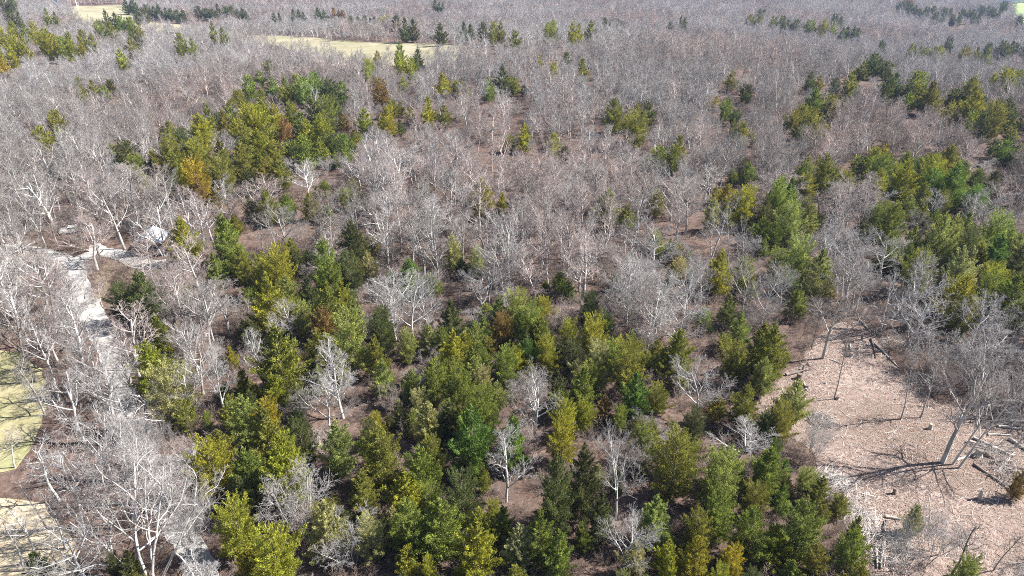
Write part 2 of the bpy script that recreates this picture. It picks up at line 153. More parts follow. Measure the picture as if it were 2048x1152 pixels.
STUMPS = [(47.4, 80.9, .28, .6), (49.6, 64.6, .2, .7), (39.9, 53.8, .16, .7), (48.3, 53.0, .16, 1.2), (52.2, 59.7, .38, .9), (38.1, 75.3, .35, .8), (38.3, 73.1, .22, .35), (39.5, 77.6, .12, .7), (41.2, 70.7, .2, .4), (49.4, 83.0, .2, .2), (41.1, 74.1, .14, .2), (52.7, 71.6, .2, .4), (48.4, 84.9, .15, .2)]
PILES = [(34.9, 54.1, 2.3), (35.7, 46.7, 2.4), (34.2, 56.0, 1.6), (53.8, 59.5, 2.2), (53.7, 55.9, 2.0), (54.0, 73.9, 2.2), (55.3, 84.1, 2.0), (61.7, 82.7, 2.2), (37.3, 66.4, 1.6), (34.7, 50.2, 1.8), (59.5, 70.5, 2.0), (60.6, 66.4, 2.0), (65.2, 82.7, 2)]
LANDMARKS = [("the grey-roofed shed", -68, 118), ("the gravel drive's sharp bend", -78, 109), ("the green lawn", -61, 69), ("the road's dark shaded stretch", -55, 79), ("the sprawling white-limbed tree", -34, 45), ("the round silver crown amid the cedars", 3, 66), ("the leafy clearing's stumps", 38, 74), ("the tall three-stemmed oak", 48, 58), ("the brush heap", 35, 54), ("the twisted white tree", -41, 65), ("the silver fan-shaped tree", -22, 65), ("the straw-coloured cedar", 1, 46), ("the lone golden cedar", 20, 44), ("the pale rounded cedar", 74, 100), ("the bright green cone cedar", 99, 144), ("the big rounded light green cedar", 80, 115), ("the hayfield's near edge", -48, 304), ("the white-crowned tree by the cedar stand", -45, 145), ("the cedar stand's ragged middle", -66, 207), ("the hidden vehicle", -85, 122), ("the old oak by the shed", -64, 115), ("the white sycamore pair", -94, 122), ("the lone cedar with the bare trunk", 26, 253), ("the twin cedars in grey woods", 35, 192), ("the ridge cedars", 244, 571), ("the fallen logs", 54, 59), ("the tall straight trunk by the drive", -73, 118), ("the forked grey tree", 17, 84), ("the slim cedar in the pinkish wood", -6, 135), ("the dark broad cedar", 6, 52), ("the round cedar above the thicket", 20, 133), ("the rusty brown cedar", -1, 85), ("the clearing's lone trunk", 43, 80), ("the edge-of-lawn oak", -64, 76), ("the thicket beyond the clearing", 57, 77)]
HAZE = 0.0001

# ================================================================ terrain
CX = [-2000, -700, -400, -200, 0, 110, 190, 300, 500, 2000]
CY = [640, 640, 560, 450, 410, 330, 245, 170, 120, 120]
CD = [6, 8, 10, 16, 18, 20, 22, 24, 24, 24]


def smooth(t):
    t = np.clip(t, 0, 1)
    return t * t * (3 - 2 * t)


def terr(x, y):
    x = np.asarray(x, float)
    y = np.asarray(y, float)
    z = 0.7 * np.sin(x / 38 + .6) * np.sin(y / 47 + 1.) + 0.5 * np.sin(x / 90 - y / 70)
    z = z - np.interp(x, CX, CD) * smooth((y - np.interp(x, CX, CY)) / 170)
    z = z + 3.0 * smooth((y - 120) / 150) * np.sin(x / 120 + .4)
    return z


def inside(poly, x, y):
    x = np.asarray(x, float)
    y = np.asarray(y, float)
    c = np.zeros(x.shape, bool)
    n = len(poly)
    for i in range(n):
        x0, y0 = poly[i]
        x1, y1 = poly[(i + 1) % n]
        if y0 == y1:
            continue
        cond = (y0 > y) != (y1 > y)
        c ^= cond & (x < (x1 - x0) * (y - y0) / (y1 - y0) + x0)
    return c


def line_dist(line, x, y):
    x = np.asarray(x, float)
    y = np.asarray(y, float)
    best = np.full(x.shape, 1e9)
    for (x0, y0), (x1, y1) in zip(line[:-1], line[1:]):
        dx, dy = x1 - x0, y1 - y0
        t = np.clip(((x - x0) * dx + (y - y0) * dy) / (dx * dx + dy * dy + 1e-9), 0, 1)
        best = np.minimum(best, np.hypot(x - x0 - t * dx, y - y0 - t * dy))
    return best


# ================================================================ helpers
COL = scene.collection
ASSETS = bpy.data.collections.new("sources")          # never linked: only source meshes for the far woods


def mesh_from(name, verts, faces, mat, smooth_shade=False, face_attr=None):
    verts = np.asarray(verts, np.float32).reshape(-1, 3)
    faces = np.asarray(faces, np.int32)
    k = faces.shape[1]
    me = bpy.data.meshes.new(name)
    me.vertices.add(len(verts))
    me.vertices.foreach_set("co", verts.ravel())
    me.loops.add(faces.size)
    me.loops.foreach_set("vertex_index", faces.ravel())
    me.polygons.add(len(faces))
    me.polygons.foreach_set("loop_start", np.arange(0, faces.size, k, dtype=np.int32))
    me.polygons.foreach_set("loop_total", np.full(len(faces), k, np.int32))
    if smooth_shade:
        me.polygons.foreach_set("use_smooth", np.ones(len(faces), bool))
    if face_attr is not None:
        a = me.attributes.new("vary", 'FLOAT', 'FACE')
        a.data.foreach_set("value", np.asarray(face_attr, np.float32))
    me.update(calc_edges=True)
    me.materials.append(mat)
    return me


def link(name, data, parent=None, label=None, cat=None, group=None, kind=None):
    o = bpy.data.objects.new(name, data)
    COL.objects.link(o)
    if parent is not None:
        o.parent = parent
    for k, v in (("label", label), ("category", cat), ("group", group), ("kind", kind)):
        if v:
            o[k] = v
    return o


class Soup:
    """collects boxes, tubes and prisms into one mesh"""

    def __init__(self):
        self.v, self.f = [], []

    def box(self, c, s, rz=0.0):
        n = len(self.v)
        ca, sa = math.cos(rz), math.sin(rz)
        for dz in (-.5, .5):
            for dx, dy in ((-.5, -.5), (.5, -.5), (.5, .5), (-.5, .5)):
                x, y = dx * s[0], dy * s[1]
                self.v.append((c[0] + x * ca - y * sa, c[1] + x * sa + y * ca, c[2] + dz * s[2]))
        self.f += [(n, n + 3, n + 2, n + 1), (n + 4, n + 5, n + 6, n + 7)]
        for i in range(4):
            j = (i + 1) % 4
            self.f.append((n + i, n + j, n + 4 + j, n + 4 + i))
        return self

    def quad(self, a, b, c, d):
        n = len(self.v)
        self.v += [a, b, c, d]
        self.f.append((n, n + 1, n + 2, n + 3))
        return self

    def lathe(self, axis_pts, radii, sides, jit=0.0, rng=None, cap=True):
        n = len(self.v)
        ax = [Vector(p) for p in axis_pts]
        for i, p in enumerate(ax):
            d = (ax[min(i + 1, len(ax) - 1)] - ax[max(i - 1, 0)]).normalized()
            ref = Vector((0, 0, 1)) if abs(d.z) < .9 else Vector((1, 0, 0))
            a = d.cross(ref).normalized()
            b = d.cross(a)
            for k in range(sides):
                t = 2 * math.pi * k / sides
                r = radii[i] * (1 + (rng.uniform(-jit, jit) if rng else 0))
                q = p + a * (r * math.cos(t)) + b * (r * math.sin(t))
                self.v.append(tuple(q))
        for i in range(len(ax) - 1):
            for k in range(sides):
                k2 = (k + 1) % sides
                self.f.append((n + i * sides + k, n + i * sides + k2, n + (i + 1) * sides + k2, n + (i + 1) * sides + k))
        if cap:
            for i, p in ((0, ax[0]), (len(ax) - 1, ax[-1])):
                m = len(self.v)
                self.v.append(tuple(p))
                for k in range(sides):
                    k2 = (k + 1) % sides
                    self.f.append((n + i * sides + k, n + i * sides + k2, m, m))
        return self

    def mesh(self, name, mat, smooth_shade=False):
        me = bpy.data.meshes.new(name)
        me.from_pydata(self.v, [], [tuple(dict.fromkeys(f)) for f in self.f])
        if smooth_shade:
            for p in me.polygons:
                p.use_smooth = True
        me.update()
        me.materials.append(mat)
        return me


# ================================================================ materials
def new_mat(name):
    m = bpy.data.materials.new(name)
    m.use_nodes = True
    nt = m.node_tree
    for n in list(nt.nodes):
        nt.nodes.remove(n)
    out = nt.nodes.new("ShaderNodeOutputMaterial")
    p = nt.nodes.new("ShaderNodeBsdfPrincipled")
    p.inputs["Roughness"].default_value = 0.9
    p.inputs["Specular IOR Level"].default_value = 0.15
    nt.links.new(p.outputs[0], out.inputs[0])
    return m, nt, p


def node(nt, kind, **inp):
    n = nt.nodes.new(kind)
    for k, v in inp.items():
        if k in n.inputs:
            n.inputs[k].default_value = v
        else:
            setattr(n, k, v)
    return n


def mixrgb(nt, a, b, fac, mode='MIX'):
    n = nt.nodes.new("ShaderNodeMix")
    n.data_type = 'RGBA'
    n.blend_type = mode
    for s, v in ((n.inputs[6], a), (n.inputs[7], b), (n.inputs[0], fac)):
        if hasattr(v, "is_output"):
            nt.links.new(v, s)
        elif isinstance(v, tuple):
            s.default_value = (*v, 1)
        else:
            s.default_value = v
    return n.outputs[2]


def noise(nt, scale, detail=3.0, rough=.6, coord="Object"):
    t = nt.nodes.new("ShaderNodeTexCoord")
    n = node(nt, "ShaderNodeTexNoise", Scale=scale, Detail=detail, Roughness=rough)
    nt.links.new(t.outputs[coord], n.inputs["Vector"])
    return n.outputs[0]


def ramp(nt, src, lo, hi):
    n = nt.nodes.new("ShaderNodeMapRange")
    n.inputs[1].default_value = lo
    n.inputs[2].default_value = hi
    n.clamp = True
    nt.links.new(src, n.inputs[0])
    return n.outputs[0]


def ground_mat(name, cols, fine=6.0, bump=.5):
    """three-tone litter / grass ground: cols = dark, mid, pale, patch"""
    m, nt, p = new_mat(name)
    a = ramp(nt, noise(nt, fine, 2.0, .7), .36, .64)
    b = ramp(nt, noise(nt, fine * .33, 4.0, .65), .4, .66)
    c = ramp(nt, noise(nt, .07, 3.0, .6), .45, .68)
    k = mixrgb(nt, cols[0], cols[1], a)
    k = mixrgb(nt, k, cols[2], b)
    k = mixrgb(nt, k, cols[3], c)
    k2 = mixrgb(nt, k, cols[1], ramp(nt, noise(nt, fine * 3.1, 1.0, .5), .55, .7))
    nt.links.new(k2, p.inputs["Base Color"])
    bp = node(nt, "ShaderNodeBump", Strength=bump, Distance=.12)
    nt.links.new(noise(nt, fine, 3.0, .75), bp.inputs["Height"])
    nt.links.new(bp.outputs[0], p.inputs["Normal"])
    return m


def tint_mat(name, default, vary=.5, warm=(1.25, 1.1, .7), rough=.9, transl=0.0, gain=1.0):
    """colour comes from the thing itself (its own 'tint'), with a small random spread per spray or twig"""
    m, nt, p = new_mat(name)
    at = nt.nodes.new("ShaderNodeAttribute")
    at.attribute_type = 'INSTANCER'
    at.attribute_name = "tint"
    va = nt.nodes.new("ShaderNodeAttribute")
    va.attribute_type = 'GEOMETRY'
    va.attribute_name = "vary"
    vm = nt.nodes.new("ShaderNodeMapRange")
    vm.inputs[3].default_value = (1 - vary) * gain
    vm.inputs[4].default_value = (1 + vary) * gain
    nt.links.new(va.outputs["Fac"], vm.inputs[0])
    mul = nt.nodes.new("ShaderNodeVectorMath")
    mul.operation = 'SCALE'
    nt.links.new(at.outputs["Vector"], mul.inputs[0])
    nt.links.new(vm.outputs[0], mul.inputs["Scale"])
    k = mixrgb(nt, mul.outputs[0], warm, .0)
    w = mixrgb(nt, mul.outputs[0], warm, 1.0, 'MULTIPLY')
    gt = ramp(nt, va.outputs["Fac"], .7, 1.0)
    k = mixrgb(nt, mul.outputs[0], w, gt)
    nt.links.new(k, p.inputs["Base Color"])
    p.inputs["Roughness"].default_value = rough
    if transl:
        tr = nt.nodes.new("ShaderNodeBsdfTranslucent")
        nt.links.new(k, tr.inputs[0])
        mx = nt.nodes.new("ShaderNodeMixShader")
        mx.inputs[0].default_value = transl
        nt.links.new(p.outputs[0], mx.inputs[1])
        nt.links.new(tr.outputs[0], mx.inputs[2])
        out = [n for n in nt.nodes if n.type == 'OUTPUT_MATERIAL'][0]
        nt.links.new(mx.outputs[0], out.inputs[0])
    return m


M = {}
M['litter'] = ground_mat("leaf litter", ((.05, .032, .026), (.105, .070, .057), (.18, .130, .108), (.08, .054, .043)), 5.0, .6)
M['clearing'] = ground_mat("clearing litter", ((.10, .068, .056), (.225, .165, .142), (.34, .275, .24), (.16, .12, .095)), 5.5, .9)
M['lawn'] = ground_mat("lawn grass", ((.14, .14, .06), (.24, .24, .12), (.33, .30, .18), (.30, .25, .16)), 1.6, .3)
M['yard'] = ground_mat("dry grass yard", ((.24, .18, .12), (.42, .34, .23), (.5, .42, .30), (.36, .31, .2)), 1.6, .3)
M['field'] = ground_mat("hayfield grass", ((.20, .18, .115), (.27, .245, .165), (.33, .30, .215), (.22, .21, .12)), .12, .1)
M['green_field'] = ground_mat("green field grass", ((.16, .26, .08), (.22, .32, .11), (.28, .34, .16), (.22, .3, .1)), .2, .1)
M['gravel'] = ground_mat("pale gravel", ((.22, .21, .205), (.36, .35, .34), (.44, .43, .42), (.27, .26, .25)), 3.0, .5)
M['bark'] = tint_mat("grey bark", (.4, .38, .36), .3, (1.0, .95, .9))
M['twig'] = tint_mat("twig bark", (.33, .3, .28), .35, (1.08, .95, .9))
M['limb'] = tint_mat("limb bark", (.4, .38, .36), .3, (1.0, .95, .9), gain=1.5)
M['needle'] = tint_mat("cedar sprays", (.1, .12, .03), .42, (1.14, 1.1, .8), .7, .38)
M['cbark'] = tint_mat("cedar bark", (.2, .15, .12), .2, (1, 1, 1))


def plain(name, col, rough=.8, scale=3.0, spread=.25, metal=0.0):
    m, nt, p = new_mat(name)
    f = ramp(nt, noise(nt, scale, 4.0, .65), .3, .7)
    lo = tuple(c * (1 - spread) for c in col)
    hi = tuple(min(1, c * (1 + spread)) for c in col)
    nt.links.new(mixrgb(nt, lo, hi, f), p.inputs["Base Color"])
    p.inputs["Roughness"].default_value = rough
    p.inputs["Metallic"].default_value = metal
    return m


M['log'] = plain("weathered log", (.36, .33, .30), .9, 5, .35)
M['cut'] = plain("fresh cut wood", (.55, .42, .26), .9, 8, .2)
M['dark_log'] = plain("dark bark", (.16, .13, .115), .9, 5, .35)
M['roof'] = plain("grey metal roof", (.46, .49, .53), .45, 1.5, .12)
M['wall'] = plain("brown board wall", (.20, .15, .12), .85, 4, .25)
M['door'] = plain("dark door", (.09, .08, .08), .7, 4, .2)
M['glass'] = plain("window glass", (.05, .06, .07), .1, 2, .1)
M['white'] = plain("white paint", (.78, .78, .77), .4, 2, .05)
M['tyre'] = plain("black rubber", (.03, .03, .03), .9, 6, .2)
M['blue'] = plain("blue panel", (.10, .32, .62), .5, 2, .1)
M['navy'] = plain("blue roof sheet", (.05, .10, .26), .5, 2, .1)
M['pale_wall'] = plain("pale wall", (.66, .64, .6), .8, 2, .1)
M['leaf'] = None

# ================================================================ the setting
# ground: one sheet, finer near the camera
rows = np.concatenate([np.arange(-60, 30, 6.0), np.arange(30, 180, 2.0), 180 * (1.022 ** np.arange(0, 146))])
us = np.linspace(-1, 1, 181)
gx = np.outer(np.maximum(110, np.abs(rows) * 1.0 + 60), us)
gy = np.repeat(rows[:, None], len(us), 1)
gz = terr(gx, gy)
R_, C_ = gx.shape
idx = np.arange(R_ * C_).reshape(R_, C_)
quads = np.stack([idx[:-1, :-1], idx[:-1, 1:], idx[1:, 1:], idx[1:, :-1]], -1).reshape(-1, 4)
link("ground", mesh_from("ground", np.stack([gx, gy, gz], -1), quads, M['litter'], True), kind="structure")


def patch(name, poly, mat, lift, step=1.5, wob=.5, seed=1):
    """a sheet laid over the ground inside an outline with an uneven edge"""
    P = np.array(poly)
    pts = []
    n = len(P)
    r = np.random.RandomState(seed)
    for i in range(n):
        a, b = P[i], P[(i + 1) % n]
        L = np.hypot(*(b - a))
        k = max(1, int(L / (step * 1.2)))
        for j in range(k):
            q = a + (b - a) * j / k
            pts.append(q + r.uniform(-wob, wob, 2))
    pts = np.array(pts)
    x0, y0 = pts.min(0)
    x1, y1 = pts.max(0)
    X, Y = np.meshgrid(np.arange(x0, x1 + step, step), np.arange(y0, y1 + step, step))
    ins = inside([tuple(q) for q in pts], X, Y)
    keep = ins[:-1, :-1] | ins[:-1, 1:] | ins[1:, 1:] | ins[1:, :-1]
    # pull the outer corners onto the outline so the edge is not a staircase
    ring = [tuple(q) for q in pts]
    A = np.array(ring)
    B = np.roll(A, -1, 0)
    flatX, flatY = X.ravel().copy(), Y.ravel().copy()
    out_i = np.where(~ins.ravel())[0]
    for i in out_i:
        p = np.array((flatX[i], flatY[i]))
        d = B - A
        t = np.clip(((p - A) * d).sum(1) / ((d * d).sum(1) + 1e-9), 0, 1)
        q = A + d * t[:, None]
        m = np.argmin(((q - p) ** 2).sum(1))
        if np.hypot(*(q[m] - p)) < step * 1.6:
            flatX[i], flatY[i] = q[m]
    Z = terr(flatX, flatY) + lift
    id2 = np.arange(X.size).reshape(X.shape)
    q4 = np.stack([id2[:-1, :-1], id2[:-1, 1:], id2[1:, 1:], id2[1:, :-1]], -1)[keep]
    used = np.unique(q4)
    remap = np.zeros(X.size, int)
    remap[used] = np.arange(len(used))
    V = np.stack([flatX, flatY, Z], -1)[used]
    return link(name, mesh_from(name, V, remap[q4], mat, True), kind="structure")


def ribbon(name, line, widths, mat, lift, seed=1):
    """a track of uneven width following a line"""
    L = [np.array(p, float) for p in line]
    pts = []
    for i in range(len(L) - 1):
        p0, p1, p2, p3 = L[max(i - 1, 0)], L[i], L[i + 1], L[min(i + 2, len(L) - 1)]
        k = max(2, int(np.hypot(*(p2 - p1)) / .8))
        for j in range(k):
            t = j / k
            pts.append(.5 * ((2 * p1) + (p2 - p0) * t + (2 * p0 - 5 * p1 + 4 * p2 - p3) * t * t + (3 * p1 - p0 - 3 * p2 + p3) * t ** 3))
    pts.append(L[-1])
    pts = np.array(pts)
    d = np.gradient(pts, axis=0)
    d /= np.linalg.norm(d, axis=1)[:, None] + 1e-9
    nrm = np.stack([-d[:, 1], d[:, 0]], -1)
    w = np.interp(np.linspace(0, 1, len(pts)), np.linspace(0, 1, len(widths)), widths)
    r = np.random.RandomState(seed)
    cols = np.linspace(-.5, .5, 7)
    V = []
    for c in cols:
        e = r.uniform(-.18, .18, len(pts)) if abs(c) == .5 else 0
        q = pts + nrm * (w * c + e)[:, None]
        V.append(np.stack([q[:, 0], q[:, 1], terr(q[:, 0], q[:, 1]) + lift], -1))
    V = np.stack(V, 1)
    id2 = np.arange(V.shape[0] * 7).reshape(V.shape[0], 7)
    q4 = np.stack([id2[:-1, :-1], id2[1:, :-1], id2[1:, 1:], id2[:-1, 1:]], -1).reshape(-1, 4)
    return link(name, mesh_from(name, V.reshape(-1, 3), q4, mat, True), kind="structure")


patch("clearing_ground", CLEARING, M['clearing'], .05, 1.2, .5, 2)
patch("lawn", LAWN, M['lawn'], .05, 1.2, .4, 3)
patch("yard_ground", YARD, M['yard'], .05, 1.2, .4, 4)
patch("field", FIELD, M['field'], .35, 9.0, 2.0, 5)
patch("green_field", FAR_FIELD, M['green_field'], .5, 9.0, 2.0, 6)
patch("gravel_apron", PAD, M['gravel'], .075, .9, .25, 7)
ribbon("gravel_drive", DRIVE, [2.6, 2.6, 2.8, 3.0, 3.4, 3.8, 4.4], M['gravel'], .06, 8)
ribbon("gravel_track", SPUR, [3.6, 3.8, 3.4, 4.2, 4.4, 3.2, 2.8], M['gravel'], .09, 9)

# ================================================================ bare trees: shapes
def unit(v):
    l = math.sqrt(v[0] * v[0] + v[1] * v[1] + v[2] * v[2]) + 1e-9
    return (v[0] / l, v[1] / l, v[2] / l)


def off_axis(d, ang, az):
    """direction tilted by ang from d, around it by az"""
    ref = (0, 0, 1) if abs(d[2]) < .9 else (1, 0, 0)
    a = unit((d[1] * ref[2] - d[2] * ref[1], d[2] * ref[0] - d[0] * ref[2], d[0] * ref[1] - d[1] * ref[0]))
    b = (d[1] * a[2] - d[2] * a[1], d[2] * a[0] - d[0] * a[2], d[0] * a[1] - d[1] * a[0])
    s, c = math.sin(ang), math.cos(ang)
    ca, sa = math.cos(az), math.sin(az)
    return unit(tuple(d[i] * c + (a[i] * ca + b[i] * sa) * s for i in range(3)))


def grow(segs, rng, p, d, L, r, lvl, P):
    n = P['nseg'][lvl]
    wob, up = P['wob'][lvl], P['up'][lvl]
    nodes = [(p, d, r)]
    for i in range(n):
        d0 = d
        d = unit((d[0] + rng.gauss(0, wob), d[1] + rng.gauss(0, wob), d[2] + rng.gauss(0, wob) + up))
        q = (p[0] + d[0] * L / n, p[1] + d[1] * L / n, p[2] + d[2] * L / n)
        r1 = max(r * (1 - P['taper'][lvl] / n), P['rmin'])
        segs.append((p, q, d0, d, r, r1, lvl))
        p, r = q, r1
        nodes.append((p, d, r))
    if lvl + 1 >= P['levels']:
        return
    k = P['kids'][lvl]
    k = max(1, int(k + rng.uniform(-.2, .2) * k + .5))
    az = rng.uniform(0, 6.28)
    s0 = P['start'][lvl]
    for j in range(k):
        f = s0 + (1 - s0) * ((j + rng.uniform(.2, .9)) / k)
        f = min(f, .999)
        i = int(f * n)
        t = f * n - i
        a, b = nodes[i], nodes[i + 1]
        bp = tuple(a[0][q] + (b[0][q] - a[0][q]) * t for q in range(3))
        br = a[2] + (b[2] - a[2]) * t
        az += 2.4 + rng.uniform(-.6, .6)
        ang = math.radians(rng.uniform(*P['ang'][lvl]))
        dd = off_axis(b[1], ang, az)
        fall = 1 - P['fall'][lvl] * (f - s0) / (1 - s0 + 1e-6)
        grow(segs, rng, bp, dd, L * P['ratio'][lvl] * fall * rng.uniform(.75, 1.2), min(br * .72, r * 1.2 + br * P['thin'][lvl]), lvl + 1, P)


BASE = dict(levels=5, nseg=[7, 6, 4, 3, 2], wob=[.05, .09, .13, .16, .18], up=[.05, .10, .09, .08, .08], taper=[.9, .92, .85, .75, .6],
            kids=[9, 8, 7, 5, 0], start=[.28, .22, .15, .1, 0], ang=[(32, 60), (26, 48), (26, 50), (24, 50), (0, 0)],
            ratio=[.58, .52, .52, .55, 0], fall=[.5, .5, .5, .45, 0], thin=[.34, .34, .38, .42, 0], rmin=.006)


def kindof(**k):
    d = dict(BASE)
    d.update(k)
    return d


SHAPES = {
    'L': kindof(kids=[8, 7, 5, 4, 0], wob=[.04, .09, .14, .17, .18], thin=[.3, .3, .36, .42, 0]),
    'S': kindof(),
    'U': kindof(kids=[11, 8, 6, 5, 0], ang=[(24, 46), (22, 44), (25, 48), (25, 50), (0, 0)], ratio=[.46, .5, .5, .52, 0], start=[.24, .2, .15, .1, 0], up=[.05, .13, .1, .08, .08]),
    'T': kindof(kids=[12, 6, 5, 3, 0], ang=[(30, 55), (25, 50), (25, 50), (25, 50), (0, 0)], ratio=[.24, .5, .5, .5, 0], start=[.5, .2, .15, .1, 0], wob=[.04, .12, .17, .2, .2]),
    'X': kindof(wob=[.09, .2, .24, .24, .24], kids=[8, 7, 6, 5, 0], ang=[(38, 72), (30, 62), (30, 60), (25, 55), (0, 0)], up=[.04, .05, .05, .05, .05]),
    'M': kindof(levels=4, nseg=[6, 5, 3, 2], wob=[.12, .17, .2, .2], up=[.05, .06, .06, .05], taper=[.9, .9, .75, .7], kids=[9, 8, 7, 0], start=[.25, .15, .1, 0],
                ang=[(25, 50), (25, 52), (25, 55), (0, 0)], ratio=[.45, .5, .5, 0], fall=[.45, .5, .45, 0], thin=[.4, .4, .45, 0]),
}


def tree_segments(kind, seed, h, stems=None):
    """skeleton of one bare tree of height about h, crown spread set by its kind"""
    rng = random.Random(seed)
    segs = []
    P = SHAPES[kind]
    if stems is None:
        if kind == 'M':
            stems = []
            n = rng.randint(4, 6)
            for i in range(n):
                a = 6.28 * i / n + rng.uniform(-.4, .4)
                t = rng.uniform(.15, .55)
                stems.append(((math.cos(a) * .25, math.sin(a) * .25, -.2), (math.cos(a) * t, math.sin(a) * t, 1), rng.uniform(.75, .95), .075))
        elif kind == 'X':
            stems = [((0, 0, -.3), (rng.uniform(-.2, .2), rng.uniform(-.2, .2), 1), .78, .2), ((.1, .1, -.3), (rng.uniform(-.5, .5), rng.uniform(-.5, .5), 1), .6, .15)]
        else:
            stems = [((0, 0, -.3), (rng.uniform(-.06, .06), rng.uniform(-.06, .06), 1), .82 if kind != 'T' else .95, {'S': .16, 'L': .14, 'U': .14, 'T': .12}[kind])]
    for off, d, lf, r in stems:
        grow(segs, rng, off, unit(d), h * lf, r * h / 11.0, 0, P)
    return segs


def tubes(segs, sides, thick=1.0, rmin=0.0):
    n = len(segs)
    a = np.array([(s[0], s[1], s[2], s[3]) for s in segs], float)       # n,4,3
    r = np.maximum(np.array([(s[4], s[5]) for s in segs], float) * thick, rmin)
    V = np.zeros((n, 2, sides, 3))
    for e in range(2):
        d = a[:, 2 + e]
        ref = np.where(np.abs(d[:, 2:3]) < .9, np.array([[0, 0, 1.]]), np.array([[1., 0, 0]]))
        u = np.cross(d, ref)
        u /= np.linalg.norm(u, axis=1)[:, None]
        w = np.cross(d, u)
        for k in range(sides):
            t = 2 * math.pi * k / sides
            V[:, e, k] = a[:, e] + (u * math.cos(t) + w * math.sin(t)) * r[:, e:e + 1]
    i0 = (np.arange(n) * 2 * sides)[:, None]
    F = []
    for k in range(sides):
        k2 = (k + 1) % sides
        F.append(np.concatenate([i0 + k, i0 + k2, i0 + sides + k2, i0 + sides + k], 1))
    F = np.stack(F, 1).reshape(-1, 4)
    return V.reshape(-1, 3), F


def bare_meshes(kind, seed, h, stems=None):
    """(trunk mesh, crown-of-twigs mesh, spread radius, height)"""
    segs = tree_segments(kind, seed, h, stems)
    cut = 1 if kind == 'M' else 2
    big = [s for s in segs if s[6] < cut]
    fine = [s for s in segs if s[6] >= cut]
    rs = np.random.RandomState(seed)
    V, F = tubes(big, 6)
    tm = mesh_from("bare_trunk", V, F, M['bark'], True, np.repeat(rs.rand(len(big)), 6))
    V2, F2 = tubes(fine, 3)
    cm = mesh_from("bare_crown", V2, F2, M['twig'], False, np.repeat(rs.rand(len(fine)), 3))
    rad = np.percentile(np.hypot(V2[:, 0], V2[:, 1]), 93)
    return tm, cm, rad, V2[:, 2].max()


def bare_far(kind, seed, h, keep, thick):
    segs = tree_segments(kind, seed, h)
    rng = random.Random(seed)
    last = max(s[6] for s in segs)
    out = [s for s in segs if s[6] <= 1 or rng.random() < (keep[0] if s[6] < last else keep[1])]
    V, F = tubes(out, 3, 1.0, thick)
    rs = np.random.RandomState(seed)
    me = mesh_from("bare_far", V, F, M['twig'], False, np.repeat(rs.rand(len(out)), 3))
    me.materials.append(M['limb'])
    me.polygons.foreach_set("material_index", np.repeat(np.array([1 if s[6] <= 1 else 0 for s in out], np.int32), 3))
    return me, np.percentile(np.hypot(V[:, 0], V[:, 1]), 95), V[:, 2].max()


